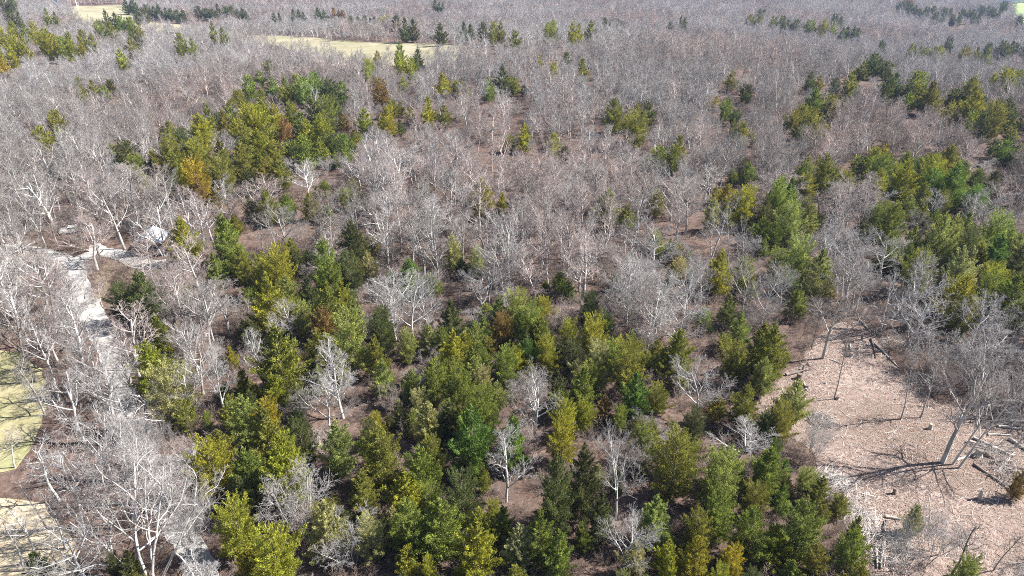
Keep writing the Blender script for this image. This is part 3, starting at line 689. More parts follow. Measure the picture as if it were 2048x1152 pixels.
# ================================================================ cedars: shapes
def cedar_crown(seed, style, n_br, n_leaf, leaf, name="cedar_crown"):
    """sprays of a red cedar, 1 unit = 10 m tall, 5 m wide before scaling; returned at h=10"""
    r = np.random.RandomState(seed)
    h = 10.0
    prof = {0: ([0, .08, .25, .5, .75, .92, 1], [.45, .85, 1, .80, .47, .2, .03]),
            1: ([0, .08, .3, .6, .82, .95, 1], [.5, .85, 1, .95, .68, .36, .1]),
            2: ([0, .1, .25, .5, .75, .92, 1], [.5, .9, 1, .68, .38, .16, .03])}[style]
    lob = r.uniform(0, 6.28, 8)
    zb = .07
    t = zb + (1 - zb) * np.sort(r.beta(1.1, 1.25, n_br))
    t[-4:] = (.93, .955, .98, 1.0)
    az = np.cumsum(np.full(n_br, 2.399) + r.uniform(-.45, .45, n_br))
    lobes = 1 + .18 * np.sin(2 * az + lob[0] + 5 * t) + .15 * np.sin(3 * az + lob[1] - 9 * t) + .12 * np.sin(5 * az + lob[2] + 17 * t)
    Rm = 2.5 * np.interp((t - zb) / (1 - zb), prof[0], prof[1]) * lobes * r.choice([.6, .8, .95, 1.05, 1.25], n_br, p=[.18, .22, .25, .22, .13]) * r.uniform(.9, 1.1, n_br)
    rise = np.interp(t, [0, .5, 1], [.35, .8, 1.7]) * r.uniform(.6, 1.4, n_br)
    d = np.stack([np.cos(az), np.sin(az), rise], -1)
    base = np.stack([np.zeros(n_br), np.zeros(n_br), t * h - Rm * rise * .75], -1)
    base[:, 2] = np.maximum(base[:, 2], .4)
    tipv = d * Rm[:, None]
    prob = (Rm + .3) ** 1.25
    prob /= prob.sum()
    bi = r.choice(n_br, n_leaf, p=prob)
    s = 1.04 - r.rand(n_leaf) ** 1.4 * .72
    spread = (.05 + .30 * np.clip((1.12 - s), 0, 1) ** .8) * np.clip(Rm[bi], .6, 2.2)
    P = base[bi] + tipv[bi] * s[:, None] + r.normal(0, 1, (n_leaf, 3)) * (spread * .5)[:, None]
    du = d[bi] / np.linalg.norm(d[bi], axis=1)[:, None]
    dirn = du * .9 + r.normal(0, .42, (n_leaf, 3)) + np.array([0, 0, .45])
    dirn /= np.linalg.norm(dirn, axis=1)[:, None]
    # sprays lie roughly along the outside of the crown
    outw = np.stack([P[:, 0], P[:, 1], np.full(n_leaf, 1.5)], -1)
    outw /= np.linalg.norm(outw, axis=1)[:, None]
    outw = outw + r.normal(0, .4, (n_leaf, 3))
    side = np.cross(dirn, outw)
    side /= np.linalg.norm(side, axis=1)[:, None] + 1e-9
    ln = leaf * r.uniform(.6, 1.4, n_leaf)[:, None]
    wd = ln * .26
    V = np.stack([P - dirn * ln * .45, P + side * wd, P + dirn * ln * .65, P - side * wd], 1).reshape(-1, 3)
    F = np.arange(n_leaf * 4).reshape(-1, 4)
    # one tone per branch, a little per spray
    tone = np.clip(.5 + (r.rand(n_br)[bi] - .5) * .75 + r.normal(0, .14, n_leaf), 0, 1)
    # true size: 5 m across, 10 m tall
    rad = np.percentile(np.hypot(V[:, 0], V[:, 1]), 96)
    V *= np.array([2.5 / rad, 2.5 / rad, 10.0 / V[:, 2].max()])
    me = mesh_from(name, V, F, M['needle'], False, tone)
    return me, d, base, tipv


def cedar_meshes(seed, style):
    n_br = 190 if style != 2 else 150
    cm, d, base, tip = cedar_crown(seed, style, n_br, 26000, .17)
    rng = random.Random(seed)
    segs = []
    p = (0, 0, -.3)
    for i in range(6):
        q = (rng.uniform(-.07, .07), rng.uniform(-.07, .07), (i + 1) * 1.6)
        segs.append((p, q, (0, 0, 1), (0, 0, 1), .15 * (1 - i / 6.6), .15 * (1 - (i + 1) / 6.6), 0))
        p = q
    for i in range(0, len(base), 3):
        b = base[i]
        e = b + tip[i] * .8
        dd = tuple(tip[i] / (np.linalg.norm(tip[i]) + 1e-9))
        segs.append((tuple(b), tuple(e), dd, dd, .03, .012, 1))
    V, F = tubes(segs, 5)
    tm = mesh_from("cedar_trunk", V, F, M['cbark'], True, np.repeat(np.random.RandomState(seed).rand(len(segs)), 5))
    return tm, cm


TINT = {  # cedar foliage colours
    'y': ((.325, .325, .045), "yellow-green"), 'o': ((.245, .248, .052), "olive"), 'g': ((.215, .262, .055), "mid-green"),
    'G': ((.155, .238, .050), "rich green"), 'l': ((.285, .322, .095), "light green"), 'p': ((.365, .360, .160), "pale grey-green"),
    'd': ((.122, .143, .050), "dark green"), 'b': ((.285, .198, .070), "rusty brown"), 'Y': ((.370, .305, .036), "golden"),
    'P': ((.450, .420, .215), "straw-coloured")}
BTINT = {  # bark and twig colours
    's': ((.45, .445, .44), (.295, .288, .287), "silver-grey"), 'w': ((.58, .57, .555), (.35, .335, .325), "white-barked"),
    'g': ((.34, .325, .31), (.245, .232, .225), "ash-grey"), 'p': ((.42, .385, .37), (.325, .278, .265), "pinkish-grey"),
    't': ((.32, .27, .20), (.33, .28, .205), "tan-brown"),
    'k': ((.17, .155, .14), (.20, .18, .165), "dark-barked")}

# ================================================================ where the trees stand
cedars = []
for t in CEDARS.split():
    x, y, h, w, c = t.split(',')
    cedars.append((float(x), float(y), float(h), float(w), c))
bares = []
for t in BARES.split():
    x, y, h, w, k, c = t.split(',')
    bares.append((float(x), float(y), float(h), float(w), k, c))

ri = random.Random(77)
for x, y, h, w, c in list(cedars):
    for _ in range((2 if ri.random() < .8 else 0) if (40 < y < 125 and x < 45 and c != 'b') else (3 if 45 < x and y < 200 else (2 if x > 90 and y < 330 else (1 if y < 260 else 0)))):
        a = ri.uniform(0, 6.28)
        q = (x + math.cos(a) * w * .95, y + math.sin(a) * w * .95)
        if all(math.hypot(q[0] - o[0], q[1] - o[1]) > o[3] * .62 for o in cedars) and not inside(CLEARING, [q[0]], [q[1]])[0] and line_dist(DRIVE, [q[0]], [q[1]])[0] > 3:
            cedars.append((q[0], q[1], h * ri.uniform(.55, .85), w * ri.uniform(.6, .9), ri.choice((c, c, 'o', 'd', 'g'))))
CXY = np.array([(c[0], c[1]) for c in cedars])
CW = np.array([c[3] for c in cedars])
BXY = np.array([(b[0], b[1]) for b in bares])
BW = np.array([b[3] for b in bares])
rs = np.random.RandomState(11)


def open_ground(x, y, margin=0.0):
    m = inside(BROWNS, x, y) | ((x < -42) & (y < 66)) | inside(CLEARING, x, y) | inside(LAWN, x, y) | inside(YARD, x, y) | inside(FIELD, x, y) | inside(FAR_FIELD, x, y) | inside(PAD, x, y)
    m |= (line_dist(DRIVE, x, y) < np.where(y < 80, 1.5, 2.4) + margin) | (line_dist(SPUR, x, y) < 2.4 + margin)
    m |= (np.hypot(x - SHED_AT[0], y - SHED_AT[1]) < 5.5) | (np.hypot(x - CAR_AT[0], y - CAR_AT[1]) < 3)
    m |= (np.hypot(x - HOUSE_AT[0], y - HOUSE_AT[1]) < 16) | (np.hypot(x - HUT_AT[0], y - HUT_AT[1]) < 6)
    return m


def jitter_grid(y0, y1, s):
    ys = np.arange(y0, y1, s * .87)
    out = []
    for i, yy in enumerate(ys):
        w = yy * .80 + 16
        xs = np.arange(-w, w, s) + (s / 2 if i % 2 else 0)
        out.append(np.stack([xs, np.full(len(xs), yy)], -1))
    g = np.concatenate(out)
    return g + rs.uniform(-.42, .42, g.shape) * s


fill = np.concatenate([jitter_grid(36, 95, 4.3), jitter_grid(95, 170, 4.6), jitter_grid(170, 320, 4.9), jitter_grid(320, 620, 5.8), jitter_grid(620, 1250, 8.6)])
fill = fill[~open_ground(fill[:, 0], fill[:, 1])]
keep = np.ones(len(fill), bool)
for (cx_, cy_), w in zip(CXY, CW):
    dx = np.abs(fill[:, 0] - cx_ * fill[:, 1] / cy_)
    dy = cy_ - fill[:, 1]
    keep &= ~((dx < w * .5 + .9) & (dy > -1.2) & (dy < min(36, 5.5 + max(0, cy_ - 70) * .12)))
    keep &= ~(np.hypot(fill[:, 0] - cx_, fill[:, 1] - cy_) < w * .5 + .6)
for (bx_, by_), w in zip(BXY, BW):
    keep &= ~(np.hypot(fill[:, 0] - bx_, fill[:, 1] - by_) < min(w * .33, 3.0) + .6)
fill = fill[keep]
# gaps in the woods
gap = np.sin(fill[:, 0] / 17 + 2) + np.sin(fill[:, 1] / 23 + fill[:, 0] / 41) + np.sin(fill[:, 0] / 7.3 - fill[:, 1] / 9.1) * .7
fill = fill[(gap < .95) | (rs.rand(len(fill)) < .42)]
low = jitter_grid(50, 600, 5.0)
low = low[~open_ground(low[:, 0], low[:, 1])]
# thinner woods close to the camera, where each crown can be picked out
near = fill[:, 1] < 62
fill = fill[~near | (rs.rand(len(fill)) < .5)]

for x, y in fill:
    n1 = math.sin(x / 31 + 1.3) + math.sin(y / 27 - x / 60) + rs.uniform(-1, 1)
    pink = math.exp(-((x + 2) / 45) ** 2 - ((y - 165) / 60) ** 2)
    if rs.rand() < .75 * pink:
        c = 'p'
    else:
        c = 's' if n1 > .2 else ('g' if n1 > -1.2 else ('k' if rs.rand() < .4 else 'p'))
    if rs.rand() < .06:
        c = 'w'
    q = rs.rand()
    k = 'U' if q < .46 else ('S' if q < .72 else ('T' if q < .90 else ('M' if q < .95 else 'X')))
    h = {'U': 11.5, 'S': 10.5, 'T': 9.5, 'M': 5.5, 'X': 11.0}[k] * rs.uniform(.65, 1.22)
    w = {'U': 6.8, 'S': 8.4, 'T': 3.4, 'M': 5.0, 'X': 7.5}[k] * rs.uniform(.8, 1.2)
    if y < 75:
        h *= .85
        w *= .85
    if y > 150:
        h *= .95
    if y > 600:
        w *= 1.25
    bares.append((float(x), float(y), h, w, k, c))
for _ in range(400):
    x, y = ri.uniform(-74, -57), ri.uniform(90, 109)
    if inside(BROWNS, [x], [y])[0] and all(math.hypot(x - q[0], y - q[1]) > 2.2 for q in bares):
        bares.append((x, y, ri.uniform(1.6, 2.8), ri.uniform(2.4, 3.6), 'M', 't'))
for x, y in low:
    if np.min(np.hypot(CXY[:, 0] - x, CXY[:, 1] - y) - CW * .5) > .3 and rs.rand() < .28:
        bares.append((float(x), float(y), rs.uniform(3, 5.2), rs.uniform(3.5, 5.5), 'M', 'gspk'[rs.randint(4)]))


def shows(x, y, z):
    """roughly inside the picture"""
    c, s = math.cos(math.radians(27)), math.sin(math.radians(27))
    dz = z - 52.0
    dep = y * c - dz * s
    return dep > 5 and abs(x) / dep < .765 and -.45 < (y * s + dz * c) / dep < .45


# ---- sources
BVAR = {k: [] for k in 'SUTXML'}
for k, n in (('S', 5), ('U', 5), ('T', 2), ('X', 2), ('M', 3), ('L', 2)):
    for i in range(n):
        BVAR[k].append(bare_meshes(k, 100 + 17 * i + ord(k), {'S': 10.5, 'U': 11.5, 'T': 9.5, 'X': 11.0, 'M': 5.5, 'L': 14.0}[k]))
CVAR = [cedar_meshes(300 + i, (0, 1, 2, 0, 1, 0, 2, 1)[i]) for i in range(8)]

ORD = ["", "second", "third", "fourth", "fifth", "sixth", "seventh", "eighth", "ninth", "tenth", "eleventh", "twelfth", "thirteenth", "fourteenth", "fifteenth"]
seen_rank = {}


def near_landmark(x, y):
    best = min(LANDMARKS, key=lambda l: math.hypot(l[1] - x, l[2] - y))
    return best[0], math.hypot(best[1] - x, best[2] - y)


def ranked(key):
    n = seen_rank.get(key, 0)
    seen_rank[key] = n + 1
    return ORD[n] if n < len(ORD) else "%dth" % (n + 1)


def place_tree(name, parts, x, y, sx, sz, rz, tints, label, cat, group):
    e = link(name, None, None, label, cat, group)
    e.empty_display_size = .5
    e.location = (x, y, float(terr(x, y)))
    e.rotation_euler = (0, 0, rz)
    e.scale = (sx, sx, sz)
    for (pn, me), t in zip(parts, tints):
        o = bpy.data.objects.new(pn, me)
        o.parent = e
        o["tint"] = list(t)
        COL.objects.link(o)
    return e


# ---- cedars: the 300 that show largest are things, the rest one far mass
size_c = sorted(range(len(cedars)), key=lambda i: -cedars[i][3] / cedars[i][1])
size_c = [i for i in size_c if shows(cedars[i][0], cedars[i][1], cedars[i][2] * .6)] + [i for i in size_c if not shows(cedars[i][0], cedars[i][1], cedars[i][2] * .6)]
own_c = sorted(size_c[:315], key=lambda i: near_landmark(cedars[i][0], cedars[i][1])[1])
far_c = size_c[315:]
rc = random.Random(5)
for i in own_c:
    x, y, h, w, c = cedars[i]
    lm, dist = near_landmark(x, y)
    var = rc.randrange(len(CVAR))
    style = (0, 1, 2, 0, 1, 0, 2, 1)[var]
    tone = TINT[c][1]
    form = {0: "cone-shaped", 1: "full rounded", 2: "ragged narrow-topped"}[style]
    rk = ranked(('c', tone, form, lm))
    label = "%s %s cedar, %s from %s" % (form, tone, (rk + " such") if rk else "closest", lm)
    j = rc.uniform(.88, 1.12)
    ct = tuple(v * j * rc.uniform(.94, 1.06) for v in TINT[c][0])
    place_tree("cedar_tree", (("trunk", CVAR[var][0]), ("crown", CVAR[var][1])), x, y, w / 5 * rc.uniform(1.06, 1.24) * (1 if y < 150 else 1.15), h * 1.05 / 10, rc.uniform(0, 6.28),
               ((.21, .165, .135), ct), label, "cedar", "cedars in the wood")

# ---- bare trees: the 300 that show largest are things
rb = random.Random(6)
order = [i for i in range(len(bares)) if shows(bares[i][0], bares[i][1], bares[i][2] * .6)]
order.sort(key=lambda i: -(bares[i][2] + bares[i][3]) / bares[i][1] - (1 if i < len(BXY) else 0))
own_b = order[:300]
own_set = set(own_b)
BIG_OAK = None
FORM = {'S': "spreading", 'U': "upright fan-topped", 'T': "slim pole-like", 'X': "crooked twin-stemmed", 'M': "low many-stemmed", 'L': "tall open-crowned", 'O': "wide old", 'V': "tall"}
for i in sorted(own_b, key=lambda i: near_landmark(bares[i][0], bares[i][1])[1]):
    x, y, h, w, k, c = bares[i]
    bt, tw, tone = BTINT[c]
    j = rb.uniform(.88, 1.1)
    tints = (tuple(v * j for v in bt), tuple(v * j for v in tw))
    lm, dist = near_landmark(x, y)
    rk = ranked(('b', tone, FORM[k], lm))
    label = "%s %s bare tree, %s from %s" % (FORM[k], tone, (rk + " such") if rk else "closest", lm)
    if k == 'V':
        tm, cm, rad, top = bare_meshes('L', 901, h, [((0, 0, -.3), (.1, .0, 1), .72, .16), ((.9, -.3, -.3), (.34, .1, 1), .6, .085), ((1.2, -.9, -.3), (.42, .02, 1), .58, .08)])
        place_tree("bare_tree", (("trunk", tm), ("crown", cm)), x, y, 1, 1, 0, tints,
                   "tall grey oak with three leaning stems standing in the leafy clearing", "tree", "leafless trees in the wood")
        continue
    if k == 'O':
        tm, cm, rad, top = bare_meshes('X', 902, h, [((0, 0, -.3), (-.5, -.1, 1), .72, .2), ((.1, 0, -.3), (.12, .1, 1), .85, .22), ((.2, .1, -.3), (.55, .1, 1), .75, .2), ((0, .2, -.3), (-.75, .2, .7), .6, .15)])
        place_tree("bare_tree", (("trunk", tm), ("crown", cm)), x, y, 1, 1, 0, tints,
                   "wide old oak with pale spreading limbs in front of the shed", "tree", "leafless trees in the wood")
        continue
    var = rb.choice(BVAR[k])
    place_tree("bare_tree", (("trunk", var[0]), ("crown", var[1])), x, y, w * .5 / var[2], h / var[3], rb.uniform(0, 6.28), tints, label, "tree", "leafless trees in the wood")

tm, cm, rad, top = bare_meshes('X', 905, 13.0, [((-.3, 0, -.3), (-.95, .55, .75), .8, .13), ((0, .1, -.3), (-.3, .3, 1), .95, .14), ((.3, 0, -.3), (.12, .2, 1), .95, .13), ((.6, .2, -.3), (.45, .35, 1), .8, .12), ((.1, .4, -.3), (-.1, .7, 1), .8, .1)])
place_tree("bare_tree", (("trunk", tm), ("crown", cm)), -33.0, 43.2, 1, 1, 0, ((.50, .485, .475), (.32, .305, .295)),
           "sprawling white-limbed tree with five stems beside the shaded road", "tree", "leafless trees in the wood")

# ================================================================ the woods beyond: one mass of each kind
def tree_mass(name, sources, pts, rot, scl, tint, which, label, cat):
    src = bpy.data.collections.new(name + "_source")
    for i, me in enumerate(sources):
        o = bpy.data.objects.new("%s_source_%02d" % (name, i), me)
        src.objects.link(o)
    me = bpy.data.meshes.new(name)
    n = len(pts)
    me.vertices.add(n)
    me.vertices.foreach_set("co", np.asarray(pts, np.float32).ravel())
    for an, tp, arr in (("rot", 'FLOAT', rot), ("which", 'INT', which)):
        a = me.attributes.new(an, tp, 'POINT')
        a.data.foreach_set("value", np.asarray(arr, np.float32 if tp == 'FLOAT' else np.int32))
    for an, arr in (("scl", scl), ("tint", tint)):
        a = me.attributes.new(an, 'FLOAT_VECTOR', 'POINT')
        a.data.foreach_set("vector", np.asarray(arr, np.float32).ravel())
    o = link(name, me, None, label, cat, None, "stuff")
    ng = bpy.data.node_groups.new(name + "_scatter", 'GeometryNodeTree')
    ng.interface.new_socket("Geometry", in_out='INPUT', socket_type='NodeSocketGeometry')
    ng.interface.new_socket("Geometry", in_out='OUTPUT', socket_type='NodeSocketGeometry')
    gi = ng.nodes.new("NodeGroupInput")
    go = ng.nodes.new("NodeGroupOutput")
    ci = ng.nodes.new("GeometryNodeCollectionInfo")
    ci.inputs["Collection"].default_value = src
    ci.inputs["Separate Children"].default_value = True
    ci.inputs["Reset Children"].default_value = True
    ip = ng.nodes.new("GeometryNodeInstanceOnPoints")
    ip.inputs["Pick Instance"].default_value = True

    def attr(nm, tp):
        a = ng.nodes.new("GeometryNodeInputNamedAttribute")
        a.data_type = tp
        a.inputs["Name"].default_value = nm
        return a.outputs["Attribute"]
    cx = ng.nodes.new("ShaderNodeCombineXYZ")
    ng.links.new(attr("rot", 'FLOAT'), cx.inputs["Z"])
    ng.links.new(gi.outputs[0], ip.inputs["Points"])
    ng.links.new(ci.outputs[0], ip.inputs["Instance"])
    ng.links.new(attr("which", 'INT'), ip.inputs["Instance Index"])
    ng.links.new(cx.outputs[0], ip.inputs["Rotation"])
    ng.links.new(attr("scl", 'FLOAT_VECTOR'), ip.inputs["Scale"])
    ng.links.new(ip.outputs[0], go.inputs[0])
    md = o.modifiers.new("scatter", 'NODES')
    md.node_group = ng
    return o


def joined(parts):
    """trunk and crown as one source mesh for the mass"""
    import bmesh
    bm = bmesh.new()
    mats = []
    for me in parts:
        bm.from_mesh(me)
    out = bpy.data.meshes.new("mass_source")
    bm.to_mesh(out)
    bm.free()
    n0 = len(parts[0].polygons)
    out.materials.append(parts[-1].materials[0])
    out.materials.append(M['limb'])
    mi = np.zeros(len(out.polygons), np.int32)
    mi[:n0] = 1
    out.polygons.foreach_set("material_index", mi)
    return out


rest = [b for i, b in enumerate(bares) if i not in own_set]
src, info = [], {}
# full shapes for the middle distance
for k in 'SUTXML':
    for v in BVAR[k]:
        info.setdefault((0, k), []).append((len(src), v[2], v[3]))
        src.append(joined(v[:2]))
far_k = {}
for lod, (kp, th, hh) in {1: ((.7, .45), .012, None), 2: ((.5, .25), .022, None)}.items():
    for k in 'SUXM':
        for i in range(2):
            me, rad, top = bare_far(k, 500 + i * 7 + ord(k), {'S': 10.5, 'U': 11.5, 'X': 11.0, 'M': 5.5}[k], kp, th)
            info.setdefault((lod, k), []).append((len(src), rad, top))
            src.append(me)
pts, rot, scl, tin, wh = [], [], [], [], []
for x, y, h, w, k, c in rest:
    lod = 0 if y < 170 else (1 if y < 420 else 2)
    if lod and k == 'T':
        k = 'U'
    s_i, rad, top = rb.choice(info[(lod, k)])
    pts.append((x, y, float(terr(x, y))))
    rot.append(rb.uniform(0, 6.28))
    a = w * .5 / rad
    scl.append((a, a, h / top))
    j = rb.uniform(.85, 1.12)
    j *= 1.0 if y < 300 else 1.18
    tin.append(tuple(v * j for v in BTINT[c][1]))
    wh.append(s_i)
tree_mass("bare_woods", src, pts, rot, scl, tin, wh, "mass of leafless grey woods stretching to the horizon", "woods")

if far_c:
    csrc = [v[1] for v in CVAR[:4]] + [cedar_crown(400 + i, (0, 1, 2, 1)[i], 110, 6500, .32, "cedar_far")[0] for i in range(4)]
    pts, rot, scl, tin, wh = [], [], [], [], []
    for i in far_c:
        x, y, h, w, c = cedars[i]
        pts.append((x, y, float(terr(x, y))))
        rot.append(rc.uniform(0, 6.28))
        scl.append((w / 3.9 * rc.uniform(.85, 1.15), w / 3.9 * rc.uniform(.85, 1.15), h * rc.uniform(.85, 1.1) / 10))
        tin.append(tuple(v * rc.uniform(.9, 1.1) for v in TINT[c][0]))
        wh.append(rc.randrange(4) + (4 if y > 160 else 0))
    tree_mass("cedar_woods", csrc, pts, rot, scl, tin, wh, "scattered far cedars along the ridge and beyond the fields", "woods")

# ---- undergrowth: low twiggy brush on the floor of the woods
bsrc = []
for i in range(5):
    rng = random.Random(700 + i)
    segs = []
    P = kindof(levels=3, nseg=[4, 3, 2], wob=[.2, .22, .24], up=[.04, .04, .04], taper=[.8, .8, .7], kids=[8, 6, 0], start=[.15, .1, 0], ang=[(25, 55), (25, 60), (0, 0)], ratio=[.5, .55, 0], fall=[.4, .4, 0], thin=[.45, .5, 0])
    for s in range(11):
        a = rng.uniform(0, 6.28)
        t = rng.uniform(.2, 1.1)
        grow(segs, rng, (math.cos(a) * .3, math.sin(a) * .3, -.1), unit((math.cos(a) * t, math.sin(a) * t, 1)), rng.uniform(1.2, 2.4), .022, 0, P)
    V, F = tubes(segs, 3)
    bsrc.append(mesh_from("brush", V, F, M['twig'], False, np.repeat(np.random.RandomState(i).rand(len(segs)), 3)))
g = np.concatenate([jitter_grid(36, 120, 2.3), jitter_grid(120, 260, 3.4)])
g = g[~open_ground(g[:, 0], g[:, 1], -.4)]
g = g[rs.rand(len(g)) < .85]
sc = rs.uniform(.5, 1.25, len(g))
tl = np.array([(.24, .185, .16), (.22, .19, .18), (.19, .15, .13), (.28, .235, .20)])
tree_mass("undergrowth", bsrc, np.stack([g[:, 0], g[:, 1], terr(g[:, 0], g[:, 1])], -1), rs.uniform(0, 6.28, len(g)), np.stack([sc, sc, sc * rs.uniform(.7, 1.1, len(g))], -1),
          tl[rs.randint(0, 4, len(g))], rs.randint(0, 5, len(g)), "tangled leafless undergrowth on the woodland floor", "undergrowth")

# ================================================================ the clearing: logs, stumps, brush heaps, fallen leaves
def log_mesh(L, r, seed):
    rng = random.Random(seed)
    n = 6
    ax = [(L * (i / (n - 1) - .5), rng.uniform(-.05, .05) * L * .3, rng.uniform(-.02, .05)) for i in range(n)]
    s = Soup().lathe(ax, [r * (1.1 - .55 * i / (n - 1)) for i in range(n)], 8, .1, rng)
    for k in range(rng.randint(1, 3)):
        t = rng.uniform(.3, .9)
        x = L * (t - .5)
        a = rng.uniform(-1, 1)
        s.lathe([(x, 0, 0), (x + .3, a * .35, .3), (x + .55, a * .7, .5)], [r * .4, r * .3, r * .15], 5, .05, rng)
    return s


place_words = ["beside the three-stemmed oak", "by the pile of poles", "at the clearing's rim", "near the cut stump", "under the thicket's edge", "across the leaf litter"]
seen_l = {}
for i, (x0, y0, x1, y1, r) in enumerate(LOGS):
    L = max(1.0, math.hypot(x1 - x0, y1 - y0))
    tonei = (i * 7) % 3
    me = log_mesh(L, r, 40 + i).mesh("log", (M['log'], M['log'], M['dark_log'])[tonei], True)
    cx, cy = (x0 + x1) / 2, (y0 + y1) / 2
    a = math.degrees(math.atan2(y1 - y0, x1 - x0)) % 180
    lie = "lying crosswise" if (a < 35 or a > 145) else ("lying end-on" if 65 < a < 115 else "lying aslant")
    size = "long" if L > 4 else ("short" if L < 2 else "mid-length")
    tone = ("pale weathered", "grey weathered", "dark-barked")[tonei]
    lm, d = near_landmark(cx, cy)
    key = (size, tone, lie, lm)
    n = seen_l.get(key, 0)
    seen_l[key] = n + 1
    o = link("fallen_log", me, None, "%s %s log %s, %s from %s" % (size, tone, lie, "closest" if n == 0 else ORD[n], lm), "log", "logs in the clearing")
    o.location = (cx, cy, float(terr(cx, cy)) + .05 + r * .8)
    o.rotation_euler = (0, rng.uniform(-.03, .03) if False else 0, math.atan2(y1 - y0, x1 - x0))

stump_words = ["squat grey stump in the middle of the clearing's upper end", "cut stump with fresh orange top behind the three-stemmed oak", "thin short stump alone in front of the three-stemmed oak",
               "tall broken stump near the clearing's outer edge", "thick torn stump beside the fallen poles", "blackened stump amid cut poles at the clearing's rim",
               "low dark stump below the blackened one", "thin upright stump beside the pale cut log", "knobbly stump at the foot of the dark slim tree",
               "low stump near the upper log pile", "small flat stump between the slim tree and the rim", "low stump at the thicket's foot", "tiny stump just below the lone trunk's shadow"]
for i, (x, y, r, h) in enumerate(STUMPS):
    rng = random.Random(70 + i)
    e = link("tree_stump", None, None, stump_words[i], "stump", "stumps in the clearing")
    e.location = (x, y, float(terr(x, y)) + .05)
    lean = (rng.uniform(-.1, .1), rng.uniform(-.1, .1))
    b = Soup().lathe([(0, 0, -.1), (0, 0, .08), (lean[0] * .4, lean[1] * .4, h * .5), (lean[0], lean[1], h)], [r * 1.7, r * 1.25, r, r * .92], 9, .12, rng, False)
    link("stem", b.mesh("stump_stem", M['dark_log'] if i in (2, 5, 6) else M['log'], True), e)
    t = Soup().lathe([(lean[0], lean[1], h - .03), (lean[0], lean[1], h + .012)], [r * .93, r * .86], 9, .05, rng)
    link("cut_face", t.mesh("stump_face", M['cut'] if i == 1 else M['dark_log']), e)

pile_words = ["bleached brush heap at the cedars' edge below the clearing", "brush heap with upright poles in front of the clearing", "small brush heap against the slim cedars", "brush heap beside the torn stump",
              "brush heap with poles at the clearing's outer rim", "grey brush heap under the low thicket", "shaded brush heap beyond the upper logs", "shaded brush heap under the pale rounded cedar",
              "small brush heap by the clearing's inner edge", "twiggy heap between the two bleached heaps", "brush heap behind the three-stemmed oak", "brush heap by the outer logs", "dim brush heap deep in the cedar shade"]
for i, (x, y, R) in enumerate(PILES):
    rng = random.Random(90 + i)
    segs = []
    for k in range(230):
        a = rng.uniform(0, 6.28)
        d = R * math.sqrt(rng.random())
        z = max(0, (1 - d / R)) * R * .35 * rng.random() + .05
        az = rng.uniform(0, 6.28)
        L = rng.uniform(.5, 2.2)
        dd = unit((math.cos(az), math.sin(az), rng.uniform(-.12, .4)))
        p = (math.cos(a) * d - dd[0] * L / 2, math.sin(a) * d - dd[1] * L / 2, z)
        m = (p[0] + dd[0] * L * .5 + rng.uniform(-.1, .1), p[1] + dd[1] * L * .5 + rng.uniform(-.1, .1), p[2] + dd[2] * L * .5)
        q = (p[0] + dd[0] * L, p[1] + dd[1] * L, p[2] + dd[2] * L + rng.uniform(-.1, .25))
        r = rng.choice((.012, .016, .022, .035))
        segs += [(p, m, dd, dd, r, r * .8, 0), (m, q, dd, dd, r * .8, r * .4, 0)]
    V, F = tubes(segs, 4)
    me = mesh_from("brush_heap", V, F, M['twig'], False, np.repeat(np.random.RandomState(i).rand(len(segs)), 4))
    e = link("brush_heap", None, None, pile_words[i], "brush heap", "brush heaps round the clearing")
    e.location = (x, y, float(terr(x, y)) + .05)
    o = link("sticks", me, e, kind="stuff")
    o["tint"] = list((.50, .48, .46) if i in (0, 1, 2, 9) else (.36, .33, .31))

# fallen leaves and small sticks over the clearing
rl = np.random.RandomState(21)
P = np.array(CLEARING)
n = 150000
lx = rl.uniform(P[:, 0].min(), P[:, 0].max(), n)
ly = rl.uniform(max(38, P[:, 1].min()), P[:, 1].max(), n)
dens = .5 + .3 * np.sin(lx / 2.3 + 1) * np.sin(ly / 3.1) + .3 * np.sin(lx / 5.1 - ly / 4.3)
ok = inside(CLEARING, lx, ly) & (rl.rand(n) < dens + .15)
lx, ly = lx[ok], ly[ok]
n = len(lx)
az = rl.uniform(0, 6.28, n)
tl1 = rl.normal(0, .3, n)
tl2 = rl.normal(0, .35, n)
s1 = rl.uniform(.035, .08, n)
s2 = s1 * rl.uniform(.35, .7, n)
ux = np.stack([np.cos(az), np.sin(az), tl1], -1) * s1[:, None]
uy = np.stack([-np.sin(az), np.cos(az), tl2], -1) * s2[:, None]
c = np.stack([lx, ly, terr(lx, ly) + .06 + np.abs(tl1) * s1 + np.abs(tl2) * s2], -1)
V = np.stack([c - ux, c + uy, c + ux, c - uy], 1).reshape(-1, 3)
mleaf, nt, p = new_mat("fallen leaf")
va = nt.nodes.new("ShaderNodeAttribute")
va.attribute_name = "vary"
cr = nt.nodes.new("ShaderNodeValToRGB")
cr.color_ramp.elements[0].color = (.09, .055, .04, 1)
cr.color_ramp.elements[1].color = (.46, .375, .325, 1)
e = cr.color_ramp.elements.new(.5)
e.color = (.24, .17, .142, 1)
nt.links.new(va.outputs["Fac"], cr.inputs[0])
nt.links.new(cr.outputs[0], p.inputs["Base Color"])
link("fallen_leaves", mesh_from("fallen_leaves", V, np.arange(n * 4).reshape(-1, 4), mleaf, False, rl.rand(n)), None, "dry pinkish-brown leaves strewn over the clearing", "leaves", None, "stuff")

